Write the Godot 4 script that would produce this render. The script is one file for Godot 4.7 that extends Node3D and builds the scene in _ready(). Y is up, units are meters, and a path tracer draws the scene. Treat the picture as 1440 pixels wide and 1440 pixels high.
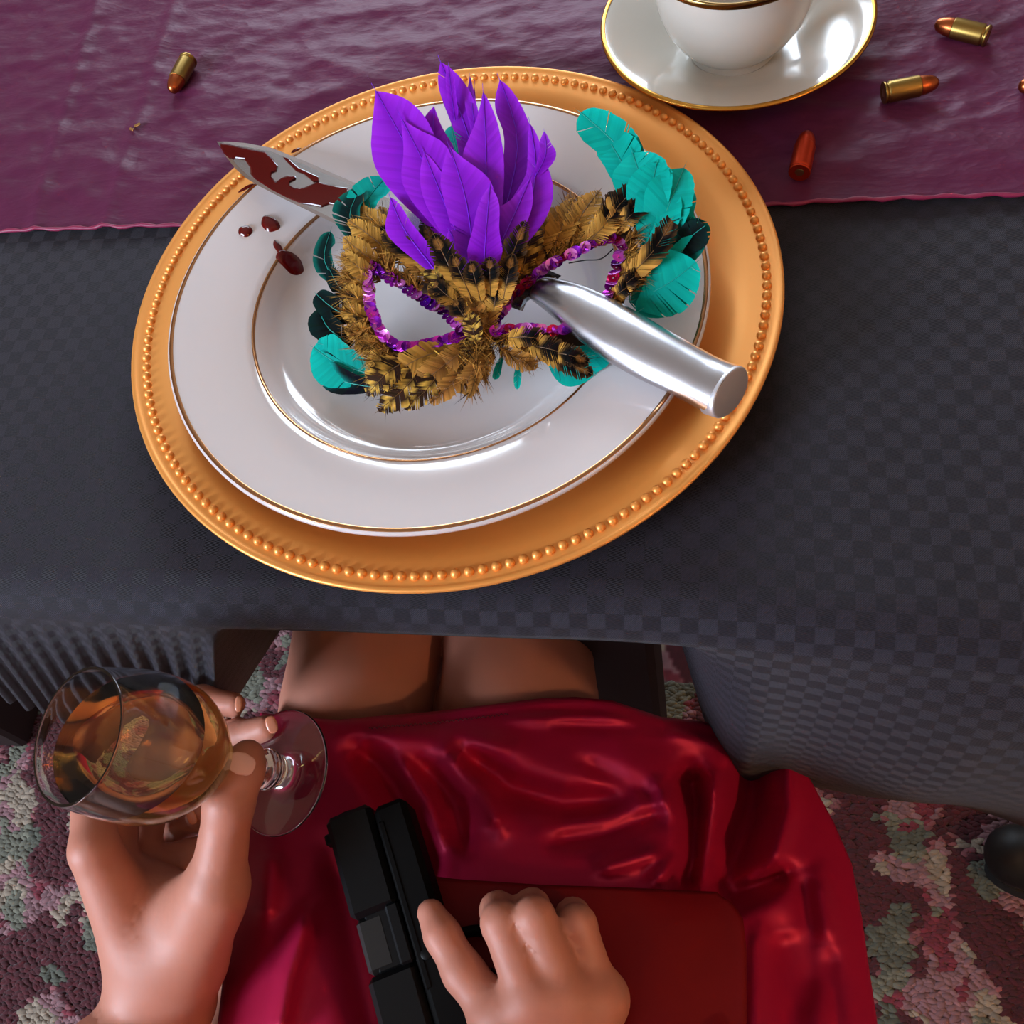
extends Node3D
# A supper table seen from a seated woman's own eyes: a feathered mask and a knife on a plate, cup, cartridges, wine glass and pistol.

# ---------------------------------------------------------------- mesh helper
class Geo:
	var V := PackedVector3Array()
	var N := PackedVector3Array()
	var U := PackedVector2Array()
	var C := PackedColorArray()
	var I := PackedInt32Array()

	func vert(p: Vector3, n: Vector3, uv := Vector2.ZERO, c := Color.WHITE) -> int:
		V.append(p); N.append(n); U.append(uv); C.append(c)
		return V.size() - 1

	func tri(a: Vector3, b: Vector3, c: Vector3, col := Color.WHITE):   # flat, outside where a,b,c run counter-clockwise
		var n := (b - a).cross(c - a).normalized()
		var k := vert(a, n, Vector2.ZERO, col); vert(b, n, Vector2.ZERO, col); vert(c, n, Vector2.ZERO, col)
		I.append_array([k, k + 2, k + 1])

	func quad(a: Vector3, b: Vector3, c: Vector3, d: Vector3, col := Color.WHITE):
		tri(a, b, c, col); tri(a, c, d, col)

	# a grid of nu x nv points (row-major, u fastest); outside on du x dv, or the other way when flipped
	func grid(pts: PackedVector3Array, nu: int, nv: int, flip := false, wrap := false, uvs := PackedVector2Array(), cols := PackedColorArray()):
		var k := V.size()
		for j in nv:
			for i in nu:
				var il := i - 1; var ir := i + 1
				if wrap:
					il = nu - 2 if i == 0 else i - 1
					ir = 1 if i == nu - 1 else i + 1
				else:
					il = maxi(il, 0); ir = mini(ir, nu - 1)
				var du := pts[j * nu + ir] - pts[j * nu + il]
				var dv := pts[mini(j + 1, nv - 1) * nu + i] - pts[maxi(j - 1, 0) * nu + i]
				if du.length_squared() < 1e-14:
					var j2 := mini(j + 1, nv - 1) if j == 0 else maxi(j - 1, 0)
					du = pts[j2 * nu + ir] - pts[j2 * nu + il]
				var n := du.cross(dv).normalized()
				V.append(pts[j * nu + i]); N.append(-n if flip else n)
				U.append(uvs[j * nu + i] if uvs.size() else Vector2(float(i) / (nu - 1), float(j) / (nv - 1)))
				C.append(cols[j * nu + i] if cols.size() else Color.WHITE)
		for j in nv - 1:
			for i in nu - 1:
				var a := k + j * nu + i
				if flip: I.append_array([a, a + 1, a + nu, a + 1, a + nu + 1, a + nu])
				else: I.append_array([a, a + nu, a + 1, a + 1, a + nu, a + nu + 1])

	# profile of (radius, height); outside when it runs up the outer wall and down the inner one
	func lathe(prof: Array, seg: int, xf := Transform3D()):
		var pts := PackedVector3Array()
		for p in prof:
			for i in seg + 1:
				var a := TAU * i / seg
				pts.append(xf * Vector3(p.x * cos(a), p.y, p.x * sin(a)))
		grid(pts, seg + 1, prof.size(), true, true)

	# a tube along a path; each radius may be a Vector2 (across, along up)
	func tube(path: Array, radii: Array, seg := 10, up := Vector3.UP, round_ends := true):
		var pts := PackedVector3Array()
		var n := path.size()
		var rings := []
		for j in n:
			var t: Vector3 = (path[mini(j + 1, n - 1)] - path[maxi(j - 1, 0)]).normalized()
			var s := t.cross(up).normalized()
			if s.length() < 0.1: s = t.cross(Vector3.RIGHT).normalized()
			var w := s.cross(t).normalized()
			var r: Vector2 = radii[j] if radii[j] is Vector2 else Vector2(radii[j], radii[j])
			rings.append([path[j], s, w, r, t])
		var all := []
		if round_ends:
			var f: Array = rings[0]
			for q in [[0.98, 0.02], [0.8, 0.6], [0.4, 0.92]]:
				all.append([f[0] - f[4] * minf(f[3].x, f[3].y) * 0.5 * q[0], f[1], f[2], f[3] * maxf(q[1], 0.02), f[4]])
		else: all.append([rings[0][0], rings[0][1], rings[0][2], Vector2(1e-5, 1e-5), rings[0][4]])
		all.append_array(rings)
		if round_ends:
			var l: Array = rings[n - 1]
			for q in [[0.4, 0.92], [0.8, 0.6], [0.98, 0.02]]:
				all.append([l[0] + l[4] * minf(l[3].x, l[3].y) * 0.5 * q[0], l[1], l[2], l[3] * maxf(q[1], 0.02), l[4]])
		else: all.append([rings[n - 1][0], rings[n - 1][1], rings[n - 1][2], Vector2(1e-5, 1e-5), rings[n - 1][4]])
		for r in all:
			for i in seg + 1:
				var a := TAU * i / seg
				pts.append(r[0] + r[1] * cos(a) * r[3].x + r[2] * sin(a) * r[3].y)
		grid(pts, seg + 1, all.size(), false, true)

	# a box with chamfered edges
	func box(c: Vector3, s: Vector3, b := 0.0, xf := Transform3D()):
		var h := s / 2
		b = minf(b, minf(h.x, minf(h.y, h.z)) * 0.9)
		if b <= 0: b = 0.0001
		var i := h - Vector3(b, b, b)
		var P := func(x, y, z): return xf * (c + Vector3(x, y, z))
		for s1 in [-1, 1]:
			_face(P.call(s1 * h.x, -i.y, -i.z), P.call(s1 * h.x, i.y, -i.z), P.call(s1 * h.x, i.y, i.z), P.call(s1 * h.x, -i.y, i.z), s1 > 0)
			_face(P.call(-i.x, s1 * h.y, -i.z), P.call(-i.x, s1 * h.y, i.z), P.call(i.x, s1 * h.y, i.z), P.call(i.x, s1 * h.y, -i.z), s1 > 0)
			_face(P.call(-i.x, -i.y, s1 * h.z), P.call(i.x, -i.y, s1 * h.z), P.call(i.x, i.y, s1 * h.z), P.call(-i.x, i.y, s1 * h.z), s1 > 0)
			for s2 in [-1, 1]:
				var g: bool = s1 * s2 > 0
				_face(P.call(s1 * h.x, s2 * i.y, -i.z), P.call(s1 * i.x, s2 * h.y, -i.z), P.call(s1 * i.x, s2 * h.y, i.z), P.call(s1 * h.x, s2 * i.y, i.z), g)
				_face(P.call(s1 * i.x, -i.y, s2 * h.z), P.call(s1 * i.x, i.y, s2 * h.z), P.call(s1 * h.x, i.y, s2 * i.z), P.call(s1 * h.x, -i.y, s2 * i.z), not g)
				_face(P.call(-i.x, s1 * h.y, s2 * i.z), P.call(-i.x, s1 * i.y, s2 * h.z), P.call(i.x, s1 * i.y, s2 * h.z), P.call(i.x, s1 * h.y, s2 * i.z), g)
				for s3 in [-1, 1]:
					if s1 * s2 * s3 > 0: tri(P.call(s1 * h.x, s2 * i.y, s3 * i.z), P.call(s1 * i.x, s2 * h.y, s3 * i.z), P.call(s1 * i.x, s2 * i.y, s3 * h.z))
					else: tri(P.call(s1 * h.x, s2 * i.y, s3 * i.z), P.call(s1 * i.x, s2 * i.y, s3 * h.z), P.call(s1 * i.x, s2 * h.y, s3 * i.z))

	func _face(a: Vector3, b: Vector3, c: Vector3, d: Vector3, ccw: bool):
		if ccw: quad(a, b, c, d)
		else: quad(a, d, c, b)

	# a flat outline with thickness: top face inset, bevelled wall
	func slab(poly: PackedVector2Array, lift: Callable, thick: float, inset: float):
		if Geometry2D.is_polygon_clockwise(poly): poly.reverse()
		var ins := Geometry2D.offset_polygon(poly, -inset)
		for q in ins:
			var t := Geometry2D.triangulate_polygon(q)
			for i in range(0, t.size(), 3):
				var a: Vector3 = lift.call(q[t[i]], thick); var b: Vector3 = lift.call(q[t[i + 1]], thick); var c: Vector3 = lift.call(q[t[i + 2]], thick)
				if (b - a).cross(c - a).y < 0: tri(a, c, b)
				else: tri(a, b, c)
			# wall: join each inset vertex to its nearest outline vertex
			var m := q.size()
			for i in m:
				var p0 := q[i]; var p1 := q[(i + 1) % m]
				var o0 := near(poly, p0); var o1 := near(poly, p1)
				var A: Vector3 = lift.call(p0, thick); var B: Vector3 = lift.call(p1, thick)
				var D: Vector3 = lift.call(o0, 0.0); var E: Vector3 = lift.call(o1, 0.0)
				if (B - A).cross(D - A).y < 0: quad(A, D, E, B)
				else: quad(A, B, E, D)

	func near(poly: PackedVector2Array, p: Vector2) -> Vector2:
		var best := poly[0]; var bd := 1e9
		for i in poly.size():
			var q := Geometry2D.get_closest_point_to_segment(p, poly[i], poly[(i + 1) % poly.size()])
			if q.distance_squared_to(p) < bd: bd = q.distance_squared_to(p); best = q
		return best

	func mesh() -> ArrayMesh:
		var a := []
		a.resize(Mesh.ARRAY_MAX)
		a[Mesh.ARRAY_VERTEX] = V; a[Mesh.ARRAY_NORMAL] = N; a[Mesh.ARRAY_TEX_UV] = U; a[Mesh.ARRAY_COLOR] = C; a[Mesh.ARRAY_INDEX] = I
		var m := ArrayMesh.new()
		m.add_surface_from_arrays(Mesh.PRIMITIVE_TRIANGLES, a)
		return m

# a body as a smooth union of tapered capsules on a grid, meshed by surface nets into a Geo
class Flesh:
	var cell: float
	var bones := []
	func _init(c: float): cell = c
	func bone(a: Vector3, ra: float, b: Vector3, rb: float, k := 0.012): bones.append([a, ra, b, rb, k])
	func chain(p: Array, k := 0.006):
		for i in p.size() - 1: bone(p[i][0], p[i][1], p[i + 1][0], p[i + 1][1], k)
	func build(g: Geo):
		var lo := Vector3.INF; var hi := -Vector3.INF
		for b in bones:
			var m := Vector3.ONE * (maxf(b[1], b[3]) + cell * 3)
			lo = lo.min(b[0] - m).min(b[2] - m); hi = hi.max(b[0] + m).max(b[2] + m)
		var n := Vector3i(((hi - lo) / cell).ceil()) + Vector3i.ONE
		var sx := 1; var sy := n.x; var sz := n.x * n.y
		var f := PackedFloat32Array(); f.resize(n.x * n.y * n.z); f.fill(1.0)
		for b in bones:
			var a: Vector3 = b[0]; var ra: float = b[1]; var d: Vector3 = b[2] - a; var rd: float = b[3] - ra; var k: float = b[4]
			var dd := maxf(d.length_squared(), 1e-12)
			var m := Vector3.ONE * (maxf(ra, ra + rd) + cell * 2 + k)
			var l := Vector3i(((a.min(b[2]) - m - lo) / cell).floor()).max(Vector3i.ZERO)
			var h := Vector3i(((a.max(b[2]) + m - lo) / cell).ceil()).min(n - Vector3i.ONE)
			for z in range(l.z, h.z + 1):
				for y in range(l.y, h.y + 1):
					var at := z * sz + y * sy + l.x
					for x in range(l.x, h.x + 1):
						var p := lo + Vector3(x, y, z) * cell - a
						var t := clampf(p.dot(d) / dd, 0.0, 1.0)
						var v := (p - d * t).length() - ra - rd * t
						var w := f[at]
						var q := maxf(k - absf(v - w), 0.0) / k
						f[at] = minf(v, w) - q * q * k * 0.25
						at += 1
		var ids := PackedInt32Array(); ids.resize(f.size()); ids.fill(-1)
		var off := [0, sx, sy, sx + sy, sz, sx + sz, sy + sz, sx + sy + sz]
		for z in n.z - 1:
			for y in n.y - 1:
				for x in n.x - 1:
					var at := z * sz + y * sy + x
					var neg := 0
					for o in off:
						if f[at + o] < 0: neg += 1
					if neg == 0 or neg == 8: continue
					var s := Vector3.ZERO; var c := 0
					for i in 8:
						for ax in 3:
							var j := i | (1 << ax)
							if j == i: continue
							var u := f[at + off[i]]; var v := f[at + off[j]]
							if (u < 0) == (v < 0): continue
							var t := u / (u - v)
							var p := Vector3(i & 1, (i >> 1) & 1, i >> 2)
							p[ax] = t
							s += p; c += 1
					var q := s / c
					var gx := f[at + 1] - f[at] + f[at + sx + sy] - f[at + sy] + f[at + sx + sz] - f[at + sz] + f[at + sx + sy + sz] - f[at + sy + sz]
					var gy := f[at + sy] - f[at] + f[at + sx + sy] - f[at + sx] + f[at + sy + sz] - f[at + sz] + f[at + sx + sy + sz] - f[at + sx + sz]
					var gz := f[at + sz] - f[at] + f[at + sx + sz] - f[at + sx] + f[at + sy + sz] - f[at + sy] + f[at + sx + sy + sz] - f[at + sx + sy]
					ids[at] = g.vert(lo + (Vector3(x, y, z) + q) * cell, Vector3(gx, gy, gz).normalized())
		for z in range(1, n.z - 1):
			for y in range(1, n.y - 1):
				for x in range(1, n.x - 1):
					var at := z * sz + y * sy + x
					var inside := f[at] < 0
					if inside != (f[at + sx] < 0): _q(g, ids, at - sy - sz, at - sz, at, at - sy, inside)
					if inside != (f[at + sy] < 0): _q(g, ids, at - sx - sz, at - sx, at, at - sz, inside)
					if inside != (f[at + sz] < 0): _q(g, ids, at - sx - sy, at - sy, at, at - sx, inside)
	func _q(g: Geo, ids: PackedInt32Array, a: int, b: int, c: int, d: int, out: bool):
		if out: g.I.append_array([ids[a], ids[c], ids[b], ids[a], ids[d], ids[c]])
		else: g.I.append_array([ids[a], ids[b], ids[c], ids[a], ids[c], ids[d]])

# ---------------------------------------------------------------- camera and placing
const EYE := Vector3(0.130995, 1.164501, 0.338268)
const FOV := 52.0
var B := Basis(Vector3(0.982941, -0.153344, -0.101549), Vector3(-0.016655, 0.475657, -0.879473), Vector3(0.183164, 0.866162, 0.464989))
var rng := RandomNumberGenerator.new()

func ray(x: float, y: float) -> Vector3:
	var f := 720.0 / tan(deg_to_rad(FOV / 2))
	return B * Vector3((x - 720) / f, (720 - y) / f, -1)
func P(x: float, y: float, h: float) -> Vector3:      # the point of the place at height h that the photograph shows at (x, y)
	var d := ray(x, y)
	return EYE + d * ((h - EYE.y) / d.y)
func Q(x: float, y: float, depth: float) -> Vector3:  # the same at a known distance
	return EYE + ray(x, y) * depth

# ---------------------------------------------------------------- naming
func num(called: String) -> String:
	if not has_node(called): return called
	var k := 1
	while has_node("%s_%03d" % [called, k]): k += 1
	return "%s_%03d" % [called, k]
func tag(o: Node, label: String, category: String, group := ""):
	o.set_meta("label", label); o.set_meta("category", category)
	if group: o.set_meta("group", group)
func thing(called: String, label: String, category: String, at := Vector3.ZERO, group := "") -> Node3D:
	var o := Node3D.new(); o.name = num(called); add_child(o); o.position = at
	tag(o, label, category, group)
	return o
func part(called: String, m: Mesh, mat: Material, parent: Node3D, label := "") -> MeshInstance3D:   # a mesh given in world coordinates
	var o := MeshInstance3D.new(); o.name = called; o.mesh = m; o.material_override = mat
	parent.add_child(o, true)
	o.position = -parent.position if parent.get_parent() == self and not parent is MeshInstance3D else Vector3.ZERO
	if label: o.set_meta("label", label)
	return o
func struct(called: String, m: Mesh, mat: Material) -> MeshInstance3D:
	var o := MeshInstance3D.new(); o.name = num(called); o.mesh = m; o.material_override = mat
	o.set_meta("kind", "structure"); add_child(o)
	return o

func mat(c: Color, rough := 0.5, metal := 0.0) -> StandardMaterial3D:
	var m := StandardMaterial3D.new()
	m.albedo_color = c; m.roughness = rough; m.metallic = metal
	return m
func noise(freq: float, s: int, oct := 3, type := FastNoiseLite.TYPE_SIMPLEX_SMOOTH, fractal := FastNoiseLite.FRACTAL_FBM) -> FastNoiseLite:
	var n := FastNoiseLite.new()
	n.noise_type = type; n.frequency = freq; n.seed = s; n.fractal_type = fractal; n.fractal_octaves = oct
	return n
func lin(c: Color) -> Color: return c.srgb_to_linear()

# ---------------------------------------------------------------- start
func _ready():
	rng.seed = 7
	var cam := Camera3D.new(); cam.name = "camera"; cam.fov = FOV; cam.near = 0.02; cam.far = 40
	add_child(cam); cam.transform = Transform3D(B, EYE); cam.current = true
	var env := Environment.new()
	env.tonemap_mode = Environment.TONE_MAPPER_LINEAR
	env.tonemap_exposure = 1.0
	env.background_mode = Environment.BG_SKY
	var sky := Sky.new(); var sm := ProceduralSkyMaterial.new()
	sm.sky_top_color = Color(0.55, 0.68, 0.86); sm.sky_horizon_color = Color(0.8, 0.86, 0.92); sm.ground_bottom_color = Color(0.3, 0.3, 0.27); sm.ground_horizon_color = Color(0.6, 0.62, 0.6)
	sm.energy_multiplier = 1.0
	sky.sky_material = sm; env.sky = sky
	env.sdfgi_enabled = true; env.ssao_enabled = true; env.ssil_enabled = true
	var we := WorldEnvironment.new(); we.name = "environment"; we.environment = env; add_child(we)
	# daylight: the window across the table and the one in the left wall
	area("window_daylight", Vector3(-0.35, 1.75, -2.28), Vector3(0, 0.55, -1), Vector2(1.6, 1.0), Color(0.90, 0.95, 1.0), 5.4)
	area("side_daylight", Vector3(-1.90, 1.65, 1.72), Vector3(-1, 0.55, 0.75), Vector2(0.9, 1.0), Color(0.86, 0.92, 1.0), 12.5)
	room()
	table_and_cloths()
	charger(); plate(); cup(); knife(); mask(); blood(); cartridges()
	glass(); person(); pistol(); small_things()

func area(called: String, at: Vector3, from_dir: Vector3, size: Vector2, c: Color, e: float):
	var l := AreaLight3D.new(); l.name = called
	l.area_size = size; l.light_color = c; l.light_energy = e; l.area_range = 12; l.shadow_enabled = true
	l.area_attenuation = 2.0
	add_child(l)
	l.position = at
	l.basis = Basis.looking_at(-from_dir, Vector3.UP)   # shines along -z, into the room

# ---------------------------------------------------------------- the room
func room():
	var wallm := mat(Color(0.72, 0.62, 0.53), 0.9)
	var ceilm := mat(Color(0.80, 0.75, 0.70), 0.95)
	var woodm := mat(Color(0.30, 0.19, 0.12), 0.45)
	var whitem := mat(Color(0.85, 0.84, 0.82), 0.5)
	var x0 := -2.0; var x1 := 2.2; var z0 := -2.4; var z1 := 2.4; var H := 2.5
	var g := Geo.new(); g.box(Vector3((x0 + x1) / 2, -0.06, (z0 + z1) / 2), Vector3(x1 - x0 + 0.4, 0.1, z1 - z0 + 0.4)); struct("floor", g.mesh(), woodm)
	g = Geo.new(); g.box(Vector3((x0 + x1) / 2, H + 0.05, (z0 + z1) / 2), Vector3(x1 - x0 + 0.4, 0.1, z1 - z0 + 0.4)); struct("ceiling", g.mesh(), ceilm)
	# far wall with a window opening x -1.2..0.5, y 1.1..2.35
	g = Geo.new(); wall_hole(g, x0 - 0.2, x1 + 0.2, H, -1.2, 0.5, 1.1, 2.35, Transform3D(Basis(), Vector3(0, 0, z0 - 0.1))); struct("wall_far", g.mesh(), wallm)
	g = Geo.new(); wall_hole(g, z0, z1, H, 1.2, 2.25, 1.0, 2.2, Transform3D(Basis(Vector3(0, 0, 1), Vector3.UP, Vector3(-1, 0, 0)), Vector3(x0 - 0.1, 0, 0))); struct("wall_left", g.mesh(), wallm)
	g = Geo.new(); g.box(Vector3(x1 + 0.1, H / 2, (z0 + z1) / 2), Vector3(0.2, H, z1 - z0)); struct("wall_right", g.mesh(), wallm)
	g = Geo.new(); g.box(Vector3((x0 + x1) / 2, H / 2, z1 + 0.1), Vector3(x1 - x0 + 0.4, H, 0.2)); struct("wall_near", g.mesh(), wallm)
	window(1, -1.2, 0.5, 1.1, 2.35, Transform3D(Basis(), Vector3(0, 0, z0 - 0.08)), whitem)
	window(2, 1.2, 2.25, 1.0, 2.2, Transform3D(Basis(Vector3(0, 0, 1), Vector3.UP, Vector3(-1, 0, 0)), Vector3(x0 - 0.08, 0, 0)), whitem)
	# a shaded floor lamp stands to the right and fills the room with warm light
	var at := Vector3(1.25, 0, 0.75)
	var lamp := thing("floor_lamp", "tall floor lamp with a cream drum shade standing right of the table", "lamp", at)
	g = Geo.new(); g.lathe([Vector2(0, 0), Vector2(0.14, 0), Vector2(0.145, 0.008), Vector2(0.13, 0.022), Vector2(0.02, 0.03), Vector2(0.012, 0.05), Vector2(0, 0.05)], 40, Transform3D(Basis(), at)); part("base", g.mesh(), mat(Color(0.4, 0.3, 0.18), 0.35, 0.9), lamp)
	g = Geo.new(); g.tube([at + Vector3(0, 0.03, 0), at + Vector3(0, 1.5, 0)], [0.011, 0.011], 14); part("pole", g.mesh(), mat(Color(0.4, 0.3, 0.18), 0.35, 0.9), lamp)
	var sh := mat(Color(0.92, 0.82, 0.66), 0.9); sh.backlight_enabled = true; sh.backlight = Color(0.8, 0.7, 0.55)
	g = Geo.new(); g.lathe([Vector2(0.22, 1.38), Vector2(0.17, 1.66), Vector2(0.168, 1.66), Vector2(0.218, 1.38), Vector2(0.22, 1.38)], 48, Transform3D(Basis(), at)); part("lamp_shade", g.mesh(), sh, lamp)
	var glow := mat(Color(1, 0.9, 0.75), 0.6); glow.emission_enabled = true; glow.emission = Color(1, 0.72, 0.42); glow.emission_energy_multiplier = 2.0
	g = Geo.new(); var bp := []
	for i in 13:
		var a := PI * i / 12
		bp.append(Vector2(0.06 * sin(a), 1.53 - 0.06 * cos(a)))
	g.lathe(bp, 24, Transform3D(Basis(), at)); part("bulb", g.mesh(), glow, lamp)
	var l := OmniLight3D.new(); l.name = "lamp_light"; l.position = Vector3(0, 1.53, 0); l.light_color = Color(1.0, 0.81, 0.62); l.light_energy = 0.9; l.omni_range = 9; l.omni_attenuation = 2; l.light_size = 0.058; l.shadow_enabled = true
	lamp.add_child(l)
	rug()

func wall_hole(g: Geo, a: float, b: float, H: float, h0: float, h1: float, y0: float, y1: float, xf: Transform3D):
	for r in [[a, h0, 0.0, H], [h1, b, 0.0, H], [h0, h1, 0.0, y0], [h0, h1, y1, H]]:
		g.box(Vector3((r[0] + r[1]) / 2, (r[2] + r[3]) / 2, 0), Vector3(r[1] - r[0], r[3] - r[2], 0.2), 0.0, xf)

func window(n: int, a: float, b: float, y0: float, y1: float, xf: Transform3D, m: Material):
	var g := Geo.new()
	var w := 0.05
	for r in [[a, b, y0, y0 + w], [a, b, y1 - w, y1], [a, a + w, y0, y1], [b - w, b, y0, y1]]:
		g.box(Vector3((r[0] + r[1]) / 2, (r[2] + r[3]) / 2, 0), Vector3(r[1] - r[0], r[3] - r[2], 0.06), 0.004, xf)
	var o := struct("window_%d" % n, g.mesh(), m)
	g = Geo.new(); g.box(Vector3((a + b) / 2, (y0 + y1) / 2, 0), Vector3(0.03, y1 - y0 - 2 * w, 0.045), 0.003, xf)
	part("mullion", g.mesh(), m, o)
	g = Geo.new(); g.box(Vector3((a + b) / 2, (y0 + y1) / 2, 0), Vector3(b - a - 2 * w, 0.028, 0.045), 0.003, xf)
	part("transom", g.mesh(), m, o)
	var pane := mat(Color(0.95, 0.98, 1.0, 0.06), 0.02); pane.transparency = BaseMaterial3D.TRANSPARENCY_ALPHA
	for k in 2:
		for j in 2:
			var xm := (a + b) / 2; var ym := (y0 + y1) / 2
			var xa: float = a + w if k == 0 else xm + 0.015; var xb: float = xm - 0.015 if k == 0 else b - w
			var ya: float = y0 + w if j == 0 else ym + 0.014; var yb: float = ym - 0.014 if j == 0 else y1 - w
			g = Geo.new(); g.quad(xf * Vector3(xa, ya, 0), xf * Vector3(xb, ya, 0), xf * Vector3(xb, yb, 0), xf * Vector3(xa, yb, 0))
			part("pane", g.mesh(), pane, o)

# the rug's flowers: maroon ground, cream and rose petals, grey-green leaves
var n_big := noise(7.5, 3, 2)
var n_mid := noise(17.0, 9, 2)
var n_leaf := noise(10.0, 21, 2)
var n_fine := noise(90.0, 5, 1)
func rug_color(x: float, z: float) -> Color:
	var a := n_big.get_noise_2d(x, z) + 0.28 * n_mid.get_noise_2d(x, z)
	var b := n_leaf.get_noise_2d(x + 7.0, z)
	var c := n_mid.get_noise_2d(x * 0.8 + 3.0, z * 0.8)
	var f := n_fine.get_noise_2d(x, z)
	var o := Color(0.29, 0.03, 0.085)
	if a > 0.02:
		o = Color(0.56, 0.40, 0.42)
		if c > 0.12: o = Color(0.60, 0.54, 0.47)
		if b > 0.22: o = Color(0.43, 0.43, 0.37)
		if c < -0.36: o = Color(0.46, 0.14, 0.20)
	elif b > 0.36: o = Color(0.34, 0.35, 0.30)
	elif a > -0.05 and f > 0.1: o = Color(0.5, 0.28, 0.30)
	return o * 0.88 * (1.0 + 0.12 * f)
func rug():
	var x0 := -1.1; var x1 := 1.1; var z0 := -1.0; var z1 := 1.3
	var im := Image.create(512, 512, false, Image.FORMAT_RGB8)
	for j in 512:
		for i in 512: im.set_pixel(i, j, rug_color(lerpf(x0, x1, i / 511.0), lerpf(z0, z1, j / 511.0)))
	var m := mat(Color.WHITE, 0.95); m.albedo_texture = ImageTexture.create_from_image(im)
	m.rim_enabled = true; m.rim = 0.4
	var o := thing("rug", "thick woven rug with cream and rose flowers on a maroon ground, under the table", "rug", Vector3(0, 0, 0.15))
	var g := Geo.new()
	var pts := PackedVector3Array(); var uv := PackedVector2Array()
	for q in [[x0, z0, -0.01], [x1, z0, -0.01], [x0, z0, 0.012], [x1, z0, 0.012], [x0, z1, 0.012], [x1, z1, 0.012], [x0, z1, -0.01], [x1, z1, -0.01]]:
		pts.append(Vector3(q[0], q[2], q[1])); uv.append(Vector2((q[0] - x0) / (x1 - x0), (q[1] - z0) / (z1 - z0)))
	for k in 3:
		var sub := pts.slice(k * 2, k * 2 + 4); g.grid(sub, 2, 2, true, false, uv.slice(k * 2, k * 2 + 4))
	part("backing", g.mesh(), m, o)
	# the pile, tuft by tuft, where the photograph looks down on it
	g = Geo.new()
	g.lathe([Vector2(0.0036, -0.004), Vector2(0.0042, 0.003), Vector2(0.0034, 0.0065), Vector2(0.0016, 0.0082), Vector2(0, 0.0086)], 7)
	var mm := MultiMesh.new(); mm.transform_format = MultiMesh.TRANSFORM_3D; mm.use_colors = true; mm.mesh = g.mesh()
	var spots := []
	for zone in [[-0.86, -0.05, -0.14, 0.48], [0.05, 0.62, -0.06, 0.42]]:
		var z: float = zone[2]; var row := 0
		while z < zone[3]:
			var x: float = zone[0] + (row % 2) * 0.003
			while x < zone[1]:
				spots.append(Vector3(x + rng.randf_range(-0.0015, 0.0015), 0.012, z + rng.randf_range(-0.0015, 0.0015))); x += 0.0046
			z += 0.0042; row += 1
	mm.instance_count = spots.size()
	for i in spots.size():
		var p: Vector3 = spots[i]
		var bs := Basis.from_euler(Vector3(rng.randf_range(-0.4, 0.4), rng.randf_range(-0.7, 0.7), rng.randf_range(-0.4, 0.4))) * Basis.from_scale(Vector3(1.5, 0.75, 0.8) * rng.randf_range(0.8, 1.15))
		mm.set_instance_transform(i, Transform3D(bs, p - o.position))
		mm.set_instance_color(i, lin(rug_color(p.x, p.z) * rng.randf_range(0.88, 1.05)))
	var mi := MultiMeshInstance3D.new(); mi.name = "pile"; mi.multimesh = mm
	var tm := mat(Color.WHITE, 0.95); tm.vertex_color_use_as_albedo = true; tm.rim_enabled = true; tm.rim = 0.4
	mi.material_override = tm; mi.set_meta("kind", "stuff"); o.add_child(mi)

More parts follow.
